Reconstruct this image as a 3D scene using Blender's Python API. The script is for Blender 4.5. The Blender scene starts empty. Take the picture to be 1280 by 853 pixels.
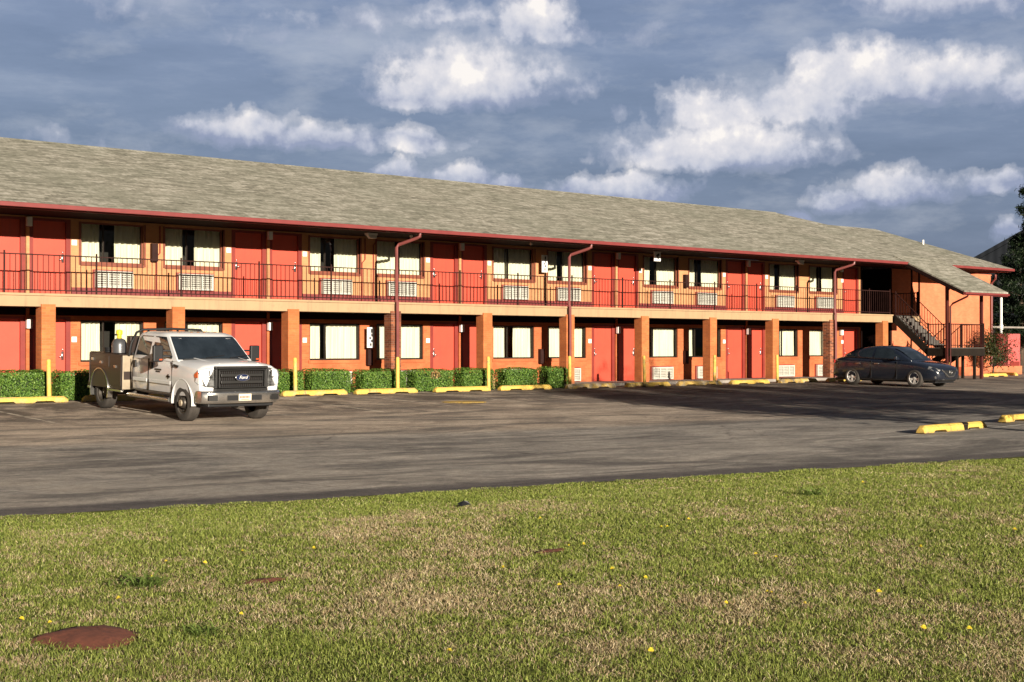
import bpy, bmesh, math, random
import numpy as np
from mathutils import Vector, Matrix
random.seed(7)
R = math.radians
scene = bpy.context.scene
COL = scene.collection

# ------------------------------------------------------------------ materials
def mat(name):
    m = bpy.data.materials.new(name); m.use_nodes = True
    nt = m.node_tree; b = nt.nodes['Principled BSDF']
    return m, nt, b

def N(nt, t, **kw):
    n = nt.nodes.new(t)
    for k, v in kw.items(): setattr(n, k, v)
    return n

def link(nt, a, b): nt.links.new(a, b)

def lin(r, g, b):
    f = lambda c: (c/255/12.92) if c/255 <= .04045 else ((c/255+.055)/1.055)**2.4
    return (f(r), f(g), f(b), 1)

def ramp(nt, fac, stops, interp='LINEAR'):
    n = N(nt, 'ShaderNodeValToRGB'); n.color_ramp.interpolation = interp
    el = n.color_ramp.elements
    while len(el) < len(stops): el.new(.5)
    for e, (p, c) in zip(el, stops): e.position = p; e.color = c if len(c) == 4 else (*c, 1)
    link(nt, fac, n.inputs[0]); return n.outputs[0]

def noise(nt, vec, scale, detail=4, rough=.55, dim='3D', dist=0):
    n = N(nt, 'ShaderNodeTexNoise', noise_dimensions=dim)
    n.inputs['Scale'].default_value = scale; n.inputs['Detail'].default_value = detail
    n.inputs['Roughness'].default_value = rough; n.inputs['Distortion'].default_value = dist
    if vec is not None: link(nt, vec, n.inputs['Vector'])
    return n.outputs['Fac']

def mapping(nt, vec, scale=(1,1,1), rot=(0,0,0), loc=(0,0,0)):
    n = N(nt, 'ShaderNodeMapping'); n.inputs['Scale'].default_value = scale
    n.inputs['Rotation'].default_value = rot; n.inputs['Location'].default_value = loc
    link(nt, vec, n.inputs['Vector']); return n.outputs[0]

def pos(nt): return N(nt, 'ShaderNodeNewGeometry').outputs['Position']
def objco(nt): return N(nt, 'ShaderNodeTexCoord').outputs['Object']

def math_(nt, op, a, b=None, c=None, clamp=False):
    n = N(nt, 'ShaderNodeMath', operation=op, use_clamp=clamp)
    for i, v in enumerate((a, b, c)):
        if v is None: continue
        if isinstance(v, (int, float)): n.inputs[i].default_value = v
        else: link(nt, v, n.inputs[i])
    return n.outputs[0]

def mixc(nt, fac, a, b, blend='MIX'):
    n = N(nt, 'ShaderNodeMix', data_type='RGBA', blend_type=blend)
    for i, v in ((0, fac), (6, a), (7, b)):
        if isinstance(v, (int, float)): n.inputs[i].default_value = v
        elif isinstance(v, tuple): n.inputs[i].default_value = v if len(v) == 4 else (*v, 1)
        else: link(nt, v, n.inputs[i])
    return n.outputs[2]

def bump(nt, b, h, strength=.3, dist=.02):
    n = N(nt, 'ShaderNodeBump'); n.inputs['Strength'].default_value = strength
    n.inputs['Distance'].default_value = dist
    link(nt, h, n.inputs['Height']); link(nt, n.outputs[0], b.inputs['Normal'])

def simple(name, col, rough=.6, metal=0, var=.12, vscale=3., spec=.5, bumpy=0, coat=0, streak=0):
    """painted / plain surface with slight wear and dirt variation"""
    m, nt, b = mat(name)
    p = objco(nt)
    f = noise(nt, p, vscale, 5, .6)
    c = col if len(col) == 4 else (*col, 1)
    lo = tuple(v*(1-var) for v in c[:3]); hi = tuple(min(1, v*(1+var)) for v in c[:3])
    colr = ramp(nt, f, [(.3, lo), (.7, hi)])
    if streak:      # rain streaks and scuffs running down the face
        g_ = pos(nt)
        sk = ramp(nt, noise(nt, mapping(nt, g_, (7, 7, .55)), 1., 6, .7), [(.50, (0,0,0)), (.72, (streak,)*3)])
        sc = ramp(nt, noise(nt, g_, 3.1, 7, .75), [(.58, (0,0,0)), (.66, (streak*.8,)*3)])
        colr = mixc(nt, math_(nt, 'MAXIMUM', sk, sc), colr, tuple(v*.45+.02 for v in c[:3]))
    link(nt, colr, b.inputs['Base Color'])
    b.inputs['Roughness'].default_value = rough; b.inputs['Metallic'].default_value = metal
    b.inputs['Specular IOR Level'].default_value = spec
    b.inputs['Coat Weight'].default_value = coat
    b.inputs['Coat Roughness'].default_value = .05
    if bumpy: bump(nt, b, noise(nt, p, vscale*12, 3), bumpy, .01)
    return m

M = {}
def brick_mat(name, c1, c2, mortar, contrast_mortar=1., scale=1., bstr=.5, dirt=.25):
    m, nt, b = mat(name)
    p = pos(nt); s = N(nt, 'ShaderNodeSeparateXYZ'); link(nt, p, s.inputs[0])
    cx = math_(nt, 'ADD', s.outputs[0], s.outputs[1])
    cb = N(nt, 'ShaderNodeCombineXYZ'); link(nt, cx, cb.inputs[0]); link(nt, s.outputs[2], cb.inputs[1])
    br = N(nt, 'ShaderNodeTexBrick'); link(nt, cb.outputs[0], br.inputs['Vector'])
    br.inputs['Scale'].default_value = 1; br.inputs['Brick Width'].default_value = .205*scale
    br.inputs['Row Height'].default_value = .068*scale; br.inputs['Mortar Size'].default_value = .006*scale
    br.inputs['Mortar Smooth'].default_value = .3; br.inputs['Bias'].default_value = 0
    br.inputs['Color1'].default_value = (*c1, 1); br.inputs['Color2'].default_value = (*c2, 1)
    br.inputs['Mortar'].default_value = (*mortar, 1)
    f = noise(nt, p, 1.3, 6, .6)
    col = mixc(nt, ramp(nt, f, [(.35, (0,0,0)), (.75, (1,1,1))]), br.outputs['Color'],
               tuple(v*(1-dirt) for v in c2))
    sp = noise(nt, p, 40, 2)
    col = mixc(nt, .25, col, mixc(nt, 1., col, ramp(nt, sp, [(.3, (.6,.6,.6)), (.7, (1.25,1.2,1.15))]), 'MULTIPLY'))
    # splash dirt close to the ground
    g = math_(nt, 'MULTIPLY', ramp(nt, s.outputs[2], [(.0, (1,1,1)), (.35, (0,0,0))]), ramp(nt, noise(nt, p, 3, 4), [(.35,(0,0,0)),(.7,(.6,.6,.6))]))
    col = mixc(nt, g, col, (.09, .055, .035))
    link(nt, col, b.inputs['Base Color']); b.inputs['Roughness'].default_value = .85
    b.inputs['Specular IOR Level'].default_value = .25
    h = math_(nt, 'SUBTRACT', math_(nt, 'MULTIPLY', sp, .3), br.outputs['Fac'])
    bump(nt, b, h, bstr, .008)
    return m

M['brick_low'] = brick_mat('orange_brick', (0.6, 0.1721, 0.063), (0.48, 0.1256, 0.0462), (0.47, 0.1953, 0.0924), dirt=.3)
M['brick_up'] = brick_mat('tan_brick', (0.594, 0.2941, 0.1386), (0.522, 0.2465, 0.1134), (0.486, 0.2508, 0.126), bstr=.3, dirt=.15)
M['brick_wing'] = brick_mat('peach_brick', (0.7, 0.2156, 0.1), (0.6, 0.1724, 0.0799), (0.58, 0.2107, 0.1176), bstr=.35, dirt=.15)
M['brick_col'] = brick_mat('column_brick', (0.6, 0.1953, 0.063), (0.47, 0.1395, 0.0462), (0.44, 0.2046, 0.1008), dirt=.25)
M['brick_mixed'] = brick_mat('mixed_brick', (0.45, 0.1395, 0.0588), (0.13, 0.0418, 0.0252), (0.4, 0.279, 0.1848), dirt=.2, bstr=.7)
M['door'] = simple('coral_door_paint', (.55,.074,.042), .5, var=.09, vscale=1.2, streak=.35)
M['jamb'] = simple('maroon_frame_paint', (.22,.03,.022), .5, var=.15)
M['maroon'] = simple('maroon_trim_paint', (.185,.032,.03), .5, var=.12)
M['downspout'] = simple('faded_maroon_metal', (.19,.052,.046), .45, var=.15)
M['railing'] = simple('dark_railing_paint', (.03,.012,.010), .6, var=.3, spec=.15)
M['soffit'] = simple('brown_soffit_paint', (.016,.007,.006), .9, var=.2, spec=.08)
M['beige'] = simple('beige_fascia_paint', (.385,.255,.14), .65, var=.07, vscale=1.5, streak=.5)
M['concrete'] = simple('walkway_concrete', (.26,.23,.20), .85, var=.2, vscale=2.5, bumpy=.2)
M['white'] = simple('white_paint', (.75,.74,.70), .5, var=.06)
M['ac_white'] = simple('ac_white_metal', (.52,.50,.43), .5, var=.1, vscale=8)
M['black'] = simple('black_plastic', (.012,.012,.013), .5, var=.2)
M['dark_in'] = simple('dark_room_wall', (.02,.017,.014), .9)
M['yellow'] = None
M['frame_up'] = simple('window_frame_brown', (.20,.055,.03), .5, var=.2)
M['mull'] = simple('bronze_aluminium', (.03,.022,.018), .35, .5)
M['steel'] = simple('brushed_steel', (.6,.58,.55), .3, .9)
M['red_machine'] = simple('faded_red_metal', (.55,.11,.10), .5, var=.15)
M['terra'] = simple('terracotta', (.50,.20,.10), .8, var=.15)
M['bark'] = simple('brown_bark', (.09,.06,.04), .95, var=.4, vscale=9, bumpy=.6)
M['dirt'] = simple('red_dirt', (.17,.05,.026), .95, var=.3, vscale=25, bumpy=.8)
M['dark_metal_wall'] = None
M['stair_dark'] = simple('dark_steel_paint', (.016,.012,.009), .7, var=.25, spec=.12)
M['post_dark'] = simple('dark_maroon_post_paint', (.075,.016,.013), .6, var=.2, spec=.2)
M['tread'] = simple('precast_tread_concrete', (.085,.075,.065), .85, var=.25, vscale=6)

def yellow_paint():
    m, nt, b = mat('worn_yellow_paint')
    p = pos(nt)
    f = noise(nt, p, 4.5, 6, .65); f2 = noise(nt, p, 22, 4, .6)
    c = ramp(nt, f2, [(.3, (.55,.34,.05)), (.7, (.70,.48,.11))])
    w = ramp(nt, f, [(.52, (0,0,0)), (.62, (1,1,1))])
    c = mixc(nt, math_(nt, 'MULTIPLY', w, .6), c, (.40,.31,.17))
    w3 = ramp(nt, noise(nt, mapping(nt, p, (1,1,.4)), 9, 6, .7), [(.60, (0,0,0)), (.66, (.75,.75,.75))])
    c = mixc(nt, w3, c, (.10,.075,.05))
    s = N(nt, 'ShaderNodeSeparateXYZ'); link(nt, objco(nt), s.inputs[0])
    g = math_(nt, 'MULTIPLY', ramp(nt, s.outputs[2], [(0., (1,1,1)), (.05, (0,0,0))]), ramp(nt, f2, [(.4, (0,0,0)), (.6, (.8,.8,.8))]))
    c = mixc(nt, g, c, (.12,.08,.05))
    link(nt, c, b.inputs['Base Color']); b.inputs['Roughness'].default_value = .7
    bump(nt, b, f2, .3, .006)
    return m
M['yellow'] = yellow_paint()

def shaded_stop():  # worn yellow stop paint with tree shade dulled into its colour
    m, nt, b = mat('shaded_yellow_paint')
    p = pos(nt)
    f = noise(nt, p, 3.2, 6, .65); f2 = noise(nt, p, 22, 4, .6)
    c = ramp(nt, f2, [(.3, (.42,.26,.05)), (.7, (.56,.38,.12))])
    w = ramp(nt, f, [(.47, (0,0,0)), (.58, (1,1,1))])
    c = mixc(nt, math_(nt, 'MULTIPLY', w, .8), c, (.34,.29,.22))
    link(nt, c, b.inputs['Base Color']); b.inputs['Roughness'].default_value = .8
    bump(nt, b, f2, .35, .006)
    return m
M['shaded_stop'] = shaded_stop()

def metal_siding():
    m, nt, b = mat('dark_ribbed_siding')
    p = pos(nt); s = N(nt, 'ShaderNodeSeparateXYZ'); link(nt, p, s.inputs[0])
    w = math_(nt, 'SINE', math_(nt, 'MULTIPLY', s.outputs[0], 2*math.pi/.3))
    c = ramp(nt, noise(nt, p, .8, 4), [(.3, (.009,.011,.014)), (.7, (.016,.018,.023))])
    link(nt, c, b.inputs['Base Color']); b.inputs['Roughness'].default_value = .8; b.inputs['Specular IOR Level'].default_value = .08
    bump(nt, b, w, .5, .03); return m
M['dark_metal_wall'] = metal_siding()

def shingles():
    m, nt, b = mat('weathered_shingles')
    p = pos(nt); s = N(nt, 'ShaderNodeSeparateXYZ'); link(nt, p, s.inputs[0])
    # distance up the slope, so courses run along the eave
    up = math_(nt, 'MULTIPLY', s.outputs[1], 1.073)
    cb = N(nt, 'ShaderNodeCombineXYZ'); link(nt, s.outputs[0], cb.inputs[0]); link(nt, up, cb.inputs[1])
    def bk(wd, h, off, seed):
        br = N(nt, 'ShaderNodeTexBrick', offset=off); link(nt, mapping(nt, cb.outputs[0], loc=(seed, seed*.37, 0)), br.inputs['Vector'])
        br.inputs['Scale'].default_value = 1; br.inputs['Brick Width'].default_value = wd
        br.inputs['Row Height'].default_value = h; br.inputs['Mortar Size'].default_value = .004
        br.inputs['Color1'].default_value = (0,0,0,1); br.inputs['Color2'].default_value = (1,1,1,1)
        br.inputs['Mortar'].default_value = (.15,.15,.15,1); return br
    b1 = bk(.33, .145, .5, 0); b2 = bk(.61, .145, .35, 7.3)
    t = math_(nt, 'ADD', math_(nt, 'MULTIPLY', b1.outputs['Color'], .5), math_(nt, 'MULTIPLY', b2.outputs['Color'], .5))
    st = noise(nt, mapping(nt, cb.outputs[0], (5.0, 6.0, 1)), 1.2, 4, .7)
    t = math_(nt, 'ADD', math_(nt, 'MULTIPLY', t, .42), math_(nt, 'MULTIPLY', st, .85))
    c = ramp(nt, t, [(.32, (.085,.082,.065)), (.50, (.19,.178,.142)), (.66, (.285,.265,.215)), (.88, (.46,.43,.37))])
    big = noise(nt, cb.outputs[0], .35, 4, .6)
    c = mixc(nt, ramp(nt, big, [(.35, (0,0,0)), (.7, (.45,.45,.45))]), c, (.175,.18,.135))
    link(nt, c, b.inputs['Base Color']); b.inputs['Roughness'].default_value = .95
    b.inputs['Specular IOR Level'].default_value = .15
    gr = noise(nt, p, 60, 2)
    h = math_(nt, 'ADD', math_(nt, 'MULTIPLY', t, .6), math_(nt, 'MULTIPLY', gr, .4))
    bump(nt, b, h, .8, .02); return m
M['shingle'] = shingles()

def noise_c(nt, vec, sc):
    n = N(nt, 'ShaderNodeTexNoise'); n.inputs['Scale'].default_value = sc; n.inputs['Detail'].default_value = 4; link(nt, vec, n.inputs['Vector']); return n.outputs['Color']

def asphalt():
    m, nt, b = mat('worn_asphalt')
    p = pos(nt); s = N(nt, 'ShaderNodeSeparateXYZ'); link(nt, p, s.inputs[0])
    # lane coordinate: runs with the lawn edge, a little askew to the motel
    w = math_(nt, 'ADD', s.outputs[1], math_(nt, 'MULTIPLY', s.outputs[0], .182))
    wob = noise(nt, mapping(nt, p, (.12,.35,1)), 1, 4, .6)
    wv = math_(nt, 'ADD', w, math_(nt, 'MULTIPLY', math_(nt, 'SUBTRACT', wob, .5), 2.2))
    cb = N(nt, 'ShaderNodeCombineXYZ'); link(nt, s.outputs[0], cb.inputs[0]); link(nt, w, cb.inputs[1])
    st = noise(nt, mapping(nt, cb.outputs[0], (.34, .72, 1)), 1.25, 9, .74, dist=1.2)
    st2 = noise(nt, mapping(nt, cb.outputs[0], (.20, .55, 1), loc=(9, 4, 0)), 1.2, 8, .7, dist=1.1)
    fine = noise(nt, p, 90, 3, .7); mid = noise(nt, p, 2.2, 6, .7)
    tan = ramp(nt, st, [(.30, (.19,.155,.128)), (.47, (.40,.325,.255)), (.66, (.64,.53,.42))])
    lane = ramp(nt, st, [(.30, (.165,.153,.14)), (.48, (.32,.29,.255)), (.68, (.54,.48,.41))])
    # dusty, sun-bleached ground at the left end of the lot
    du = ramp(nt, math_(nt, 'DIVIDE', math_(nt, 'ADD', s.outputs[0], math_(nt, 'MULTIPLY', wob, 8)), 50.), [(12/50, (1,1,1)), (27/50, (0,0,0))])
    du = math_(nt, 'MULTIPLY', du, ramp(nt, noise(nt, mapping(nt, p, (.35,.5,1)), 1.1, 7, .68, dist=.7), [(.36, (0,0,0)), (.60, (.75,.75,.75))]))
    tan = mixc(nt, du, tan, (.62,.50,.385)); lane = mixc(nt, math_(nt, 'MULTIPLY', du, .55), lane, (.50,.42,.335))
    lf = ramp(nt, math_(nt, 'DIVIDE', wv, 40.), [(25.4/40, (1,1,1)), (26.4/40, (0,0,0))])
    c = mixc(nt, lf, tan, lane)
    # oily dark tracks and resealed bands
    d = ramp(nt, st2, [(.47, (0,0,0)), (.62, (.8,.8,.8))])
    c = mixc(nt, d, c, (.125,.113,.103))
    gp = mixc(nt, 1., noise_c(nt, p, 1.3), (.8,.8,.8), 'MULTIPLY')
    vo = N(nt, 'ShaderNodeTexVoronoi', feature='DISTANCE_TO_EDGE'); vo.inputs['Scale'].default_value = .16
    link(nt, mixc(nt, .35, p, gp, 'ADD'), vo.inputs['Vector'])
    cr = math_(nt, 'MULTIPLY', ramp(nt, vo.outputs['Distance'], [(.0, (1,1,1)), (.006, (0,0,0))]), ramp(nt, mid, [(.45, (0,0,0)), (.6, (.55,.55,.55))]))
    c = mixc(nt, cr, c, (.03,.027,.025))
    # oil drips in the stalls, close to the wheel stops
    stall = ramp(nt, math_(nt, 'DIVIDE', s.outputs[1], 50.), [(26.8/50, (0,0,0)), (30.5/50, (1,1,1)), (34.0/50, (1,1,1)), (34.6/50, (0,0,0))])
    oil = math_(nt, 'MULTIPLY', stall, ramp(nt, noise(nt, mapping(nt, p, (.55,.42,1), rot=(0,0,.5)), 1.1, 8, .7, dist=.6), [(.43, (0,0,0)), (.56, (.88,.88,.88))]))
    c = mixc(nt, oil, c, (.105,.085,.07))
    # newer, darker strip along the lawn
    e = ramp(nt, math_(nt, 'DIVIDE', math_(nt, 'ADD', w, math_(nt, 'MULTIPLY', mid, .5)), 40.), [(16.55/40, (1,1,1)), (16.85/40, (0,0,0))])
    c = mixc(nt, math_(nt, 'MULTIPLY', e, .8), c, (.085,.074,.074))
    # farther right part of the lot: colour darkened to deepen the tree shade
    shade_x = ramp(nt, math_(nt, 'DIVIDE', math_(nt, 'ADD', s.outputs[0], math_(nt, 'MULTIPLY', wob, 6)), 60.), [(27/60, (0,0,0)), (33/60, (.32,.32,.32))])
    c = mixc(nt, shade_x, c, (.13,.12,.112))
    # stall lines, worn thin
    fx = math_(nt, 'FRACT', math_(nt, 'DIVIDE', math_(nt, 'SUBTRACT', s.outputs[0], 14.53), 2.76))
    ln = math_(nt, 'LESS_THAN', fx, .036)
    rng = math_(nt, 'MULTIPLY', math_(nt, 'GREATER_THAN', s.outputs[1], 28.6), math_(nt, 'LESS_THAN', s.outputs[1], 34.4))
    wear = ramp(nt, mid, [(.40, (0,0,0)), (.6, (.85,.85,.85))])
    c = mixc(nt, math_(nt, 'MULTIPLY', math_(nt, 'MULTIPLY', ln, rng), wear), c, (.66,.59,.48))
    # white line of the middle row of stalls
    l2 = math_(nt, 'COMPARE', s.outputs[1], 15.95, .05)
    l2 = math_(nt, 'MULTIPLY', l2, math_(nt, 'GREATER_THAN', s.outputs[0], 22.0))
    c = mixc(nt, math_(nt, 'MULTIPLY', l2, wear), c, (.66,.62,.55))
    gr2 = noise(nt, p, 9, 5, .75)
    c = mixc(nt, .8, c, mixc(nt, 1., c, ramp(nt, fine, [(.25, (.40,.40,.40)), (.75, (1.6,1.6,1.6))]), 'MULTIPLY'))
    c = mixc(nt, .7, c, mixc(nt, 1., c, ramp(nt, gr2, [(.3, (.6,.6,.6)), (.7, (1.4,1.38,1.34))]), 'MULTIPLY'))
    link(nt, c, b.inputs['Base Color']); b.inputs['Roughness'].default_value = .9
    b.inputs['Specular IOR Level'].default_value = .2
    bump(nt, b, math_(nt, 'ADD', fine, math_(nt, 'MULTIPLY', mid, 1.5)), .7, .012)
    return m
M['asphalt'] = asphalt()

def lawn_soil():
    m, nt, b = mat('lawn_thatch')
    p = pos(nt)
    a = noise(nt, p, 1.1, 6, .65); f = noise(nt, p, 55, 3, .7)
    c = ramp(nt, a, [(.3, (.085,.105,.026)), (.5, (.13,.135,.045)), (.68, (.20,.165,.085))])
    c = mixc(nt, .6, c, mixc(nt, 1., c, ramp(nt, f, [(.3, (.35,.35,.3)), (.7, (1.6,1.5,1.4))]), 'MULTIPLY'))
    link(nt, c, b.inputs['Base Color']); b.inputs['Roughness'].default_value = 1
    b.inputs['Specular IOR Level'].default_value = .05
    bump(nt, b, f, .9, .03); return m
M['lawn'] = lawn_soil()

def blades(name='grass_blades', att='tint', trans=.35):
    m, nt, b = mat(name)
    a = N(nt, 'ShaderNodeAttribute', attribute_name=att)
    d = N(nt, 'ShaderNodeBsdfDiffuse'); t = N(nt, 'ShaderNodeBsdfTranslucent')
    g = N(nt, 'ShaderNodeBsdfGlossy'); g.inputs['Roughness'].default_value = .5
    g.inputs['Color'].default_value = (.5,.5,.5,1)
    link(nt, a.outputs['Color'], d.inputs['Color']); link(nt, a.outputs['Color'], t.inputs['Color'])
    mx = N(nt, 'ShaderNodeMixShader'); mx.inputs[0].default_value = trans
    link(nt, d.outputs[0], mx.inputs[1]); link(nt, t.outputs[0], mx.inputs[2])
    m2 = N(nt, 'ShaderNodeMixShader'); m2.inputs[0].default_value = .035
    link(nt, mx.outputs[0], m2.inputs[1]); link(nt, g.outputs[0], m2.inputs[2])
    link(nt, m2.outputs[0], nt.nodes['Material Output'].inputs['Surface'])
    nt.nodes.remove(b); return m
M['blades'] = blades()
M['leaves'] = blades('leaf_blades', 'tint', .3)

def glass():
    m, nt, b = mat('window_glass'); nt.nodes.remove(b)
    t = N(nt, 'ShaderNodeBsdfTransparent'); t.inputs[0].default_value = (.86,.88,.86,1)
    g = N(nt, 'ShaderNodeBsdfGlossy'); g.inputs['Roughness'].default_value = .01
    fr = N(nt, 'ShaderNodeFresnel'); fr.inputs[0].default_value = 1.5
    mx = N(nt, 'ShaderNodeMixShader'); link(nt, fr.outputs[0], mx.inputs[0])
    link(nt, t.outputs[0], mx.inputs[1]); link(nt, g.outputs[0], mx.inputs[2])
    link(nt, mx.outputs[0], nt.nodes['Material Output'].inputs['Surface']); return m
M['glass'] = glass()

def curtain_mat():
    m, nt, b = mat('cream_curtain')
    b.inputs['Base Color'].default_value = (.80,.76,.58,1); b.inputs['Roughness'].default_value = .9
    p = objco(nt)
    link(nt, ramp(nt, noise(nt, mapping(nt, p, (3,1,.3)), 2, 4), [(.3, (.72,.68,.50)), (.7, (.84,.80,.63))]), b.inputs['Base Color'])
    return m
M['curtain'] = curtain_mat()

# ------------------------------------------------------------------ mesh builder
class MB:
    def __init__(s): s.v = []; s.f = []; s.mi = []; s.cur = 0
    def slot(s, i): s.cur = i; return s
    def add(s, vs, fs):
        o = len(s.v); s.v += [tuple(v) for v in vs]
        for f in fs: s.f.append([o+i for i in f]); s.mi.append(s.cur)
        return s
    def box(s, x0, x1, y0, y1, z0, z1):
        return s.add([(x0,y0,z0),(x1,y0,z0),(x1,y1,z0),(x0,y1,z0),(x0,y0,z1),(x1,y0,z1),(x1,y1,z1),(x0,y1,z1)],
                     [(0,3,2,1),(4,5,6,7),(0,1,5,4),(1,2,6,5),(2,3,7,6),(3,0,4,7)])
    def quad(s, a, b, c, d): return s.add([a,b,c,d], [(0,1,2,3)])
    def poly(s, pts): return s.add(pts, [tuple(range(len(pts)))])
    def prism(s, pts, off):
        """closed solid: polygon pts (3d) extruded by vector off"""
        n = len(pts); off = Vector(off)
        q = [tuple(Vector(p)+off) for p in pts]
        return s.add(list(pts)+q, [tuple(range(n)), tuple(range(2*n-1, n-1, -1))] + [(i, n+i, n+(i+1)%n, (i+1)%n) for i in range(n)])
    def tube(s, path, r, n=8, cap=True):
        path = [Vector(p) for p in path]; rs = r if isinstance(r, (list, tuple)) else [r]*len(path)
        vs = []; up0 = None
        for i, p in enumerate(path):
            d = (path[min(i+1, len(path)-1)]-path[max(i-1, 0)]).normalized()
            a = Vector((0,0,1)) if abs(d.z) < .9 else Vector((1,0,0))
            x = d.cross(a).normalized(); y = d.cross(x).normalized()
            if up0 is not None and x.dot(up0) < 0: x, y = -x, -y
            up0 = x
            for k in range(n):
                t = 2*math.pi*(k+.5)/n; vs.append(p+x*math.cos(t)*rs[i]+y*math.sin(t)*rs[i])
        fs = []
        for i in range(len(path)-1):
            for k in range(n): fs.append((i*n+k, i*n+(k+1)%n, (i+1)*n+(k+1)%n, (i+1)*n+k))
        if cap: fs.append(tuple(range(n-1, -1, -1))); fs.append(tuple((len(path)-1)*n+k for k in range(n)))
        return s.add(vs, fs)
    def lathe(s, prof, c=(0,0,0), axis='z', n=20, cap=True):
        """prof: (radius, height) pairs around axis"""
        vs = []; 
        for r, h in prof:
            for k in range(n):
                t = 2*math.pi*k/n; a, b = r*math.cos(t), r*math.sin(t)
                p = {'z': (a, b, h), 'y': (a, h, b), 'x': (h, a, b)}[axis]
                vs.append((p[0]+c[0], p[1]+c[1], p[2]+c[2]))
        fs = [(i*n+k, i*n+(k+1)%n, (i+1)*n+(k+1)%n, (i+1)*n+k) for i in range(len(prof)-1) for k in range(n)]
        if cap: fs.append(tuple(range(n))); fs.append(tuple((len(prof)-1)*n+k for k in range(n)))
        return s.add(vs, fs)
    def loft(s, rings, closed=True, cap=True):
        n = len(rings[0]); vs = [p for r in rings for p in r]; fs = []
        m = n if closed else n-1
        for i in range(len(rings)-1):
            for k in range(m): fs.append((i*n+k, i*n+(k+1)%n, (i+1)*n+(k+1)%n, (i+1)*n+k))
        if cap and closed: fs.append(tuple(range(n-1,-1,-1))); fs.append(tuple((len(rings)-1)*n+k for k in range(n)))
        return s.add(vs, fs)
    def mesh(s, name, mats, smooth=False, off=(0,0,0)):
        me = bpy.data.meshes.new(name)
        me.from_pydata([(v[0]-off[0], v[1]-off[1], v[2]-off[2]) for v in s.v], [], s.f)
        for m in (mats if isinstance(mats, (list, tuple)) else [mats]): me.materials.append(m)
        me.polygons.foreach_set('material_index', s.mi)
        bm = bmesh.new(); bm.from_mesh(me); bmesh.ops.recalc_face_normals(bm, faces=bm.faces); bm.to_mesh(me); bm.free()
        if smooth: me.polygons.foreach_set('use_smooth', [True]*len(me.polygons))
        me.update(); return me
    def build(s, name, mats, parent=None, smooth=False, off=(0,0,0), bevel=0, seg=2, auto=None):
        o = bpy.data.objects.new(name, s.mesh(name, mats, smooth, off)); COL.objects.link(o)
        if parent is not None: o.parent = parent
        if bevel:
            b = o.modifiers.new('bevel', 'BEVEL'); b.width = bevel; b.segments = seg; b.limit_method = 'ANGLE'; b.angle_limit = R(35)
        if auto is not None: smooth_by_angle(o, auto)
        return o

def smooth_by_angle(o, deg):
    me = o.data
    me.polygons.foreach_set('use_smooth', [True]*len(me.polygons))
    bm = bmesh.new(); bm.from_mesh(me); bmesh.ops.remove_doubles(bm, verts=bm.verts, dist=1e-5)
    for e in bm.edges:
        e.smooth = not (len(e.link_faces) == 2 and e.calc_face_angle(0) > R(deg))
    bm.to_mesh(me); bm.free()

def tag(o, label=None, cat=None, group=None, kind=None):
    if label: o['label'] = label
    if cat: o['category'] = cat
    if group: o['group'] = group
    if kind: o['kind'] = kind
    return o

def thing(name, label, cat, loc=(0,0,0), rot=(0,0,0), group=None):
    o = bpy.data.objects.new(name, None); COL.objects.link(o)
    o.location = loc; o.rotation_euler = rot; o.empty_display_size = .2
    return tag(o, label, cat, group)

def inst(name, me, parent, loc=(0,0,0), rot=(0,0,0)):
    o = bpy.data.objects.new(name, me); COL.objects.link(o)
    o.parent = parent; o.location = loc; o.rotation_euler = rot; return o

def copy_tree(src, loc, label=None, parent=None, rot=None):
    c = src.copy(); COL.objects.link(c)
    if parent is not None: c.parent = parent
    if loc is not None: c.location = loc
    if rot is not None: c.rotation_euler = rot
    if label: c['label'] = label
    for ch in list(src.children): copy_tree(ch, None, None, c)
    return c

def boolean_cut(o, cutters):
    """cut each cutter mesh out of o for good"""
    for cm in cutters:
        c = bpy.data.objects.new('cutter', cm); COL.objects.link(c)
        md = o.modifiers.new('cut', 'BOOLEAN'); md.object = c; md.operation = 'DIFFERENCE'; md.solver = 'EXACT'
        bpy.context.view_layer.update()
        dg = bpy.context.evaluated_depsgraph_get()
        me = bpy.data.meshes.new_from_object(o.evaluated_get(dg))
        o.modifiers.clear(); o.data = me
        bpy.data.objects.remove(c)

def vnoise(x, y, seed=0):
    """value noise, numpy"""
    rng = np.random.RandomState(seed); t = rng.rand(256, 256)
    xi = np.floor(x).astype(int); yi = np.floor(y).astype(int); fx = x-xi; fy = y-yi
    fx = fx*fx*(3-2*fx); fy = fy*fy*(3-2*fy)
    g = lambda a, b: t[a & 255, b & 255]
    return (g(xi,yi)*(1-fx)+g(xi+1,yi)*fx)*(1-fy)+(g(xi,yi+1)*(1-fx)+g(xi+1,yi+1)*fx)*fy
def fbm(x, y, seed=0, oct=4):
    s = 0; a = .5; tot = 0
    for i in range(oct):
        s = s+a*vnoise(x*2**i+i*17.3, y*2**i+i*5.1, seed+i); tot += a; a *= .5
    return s/tot

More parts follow.
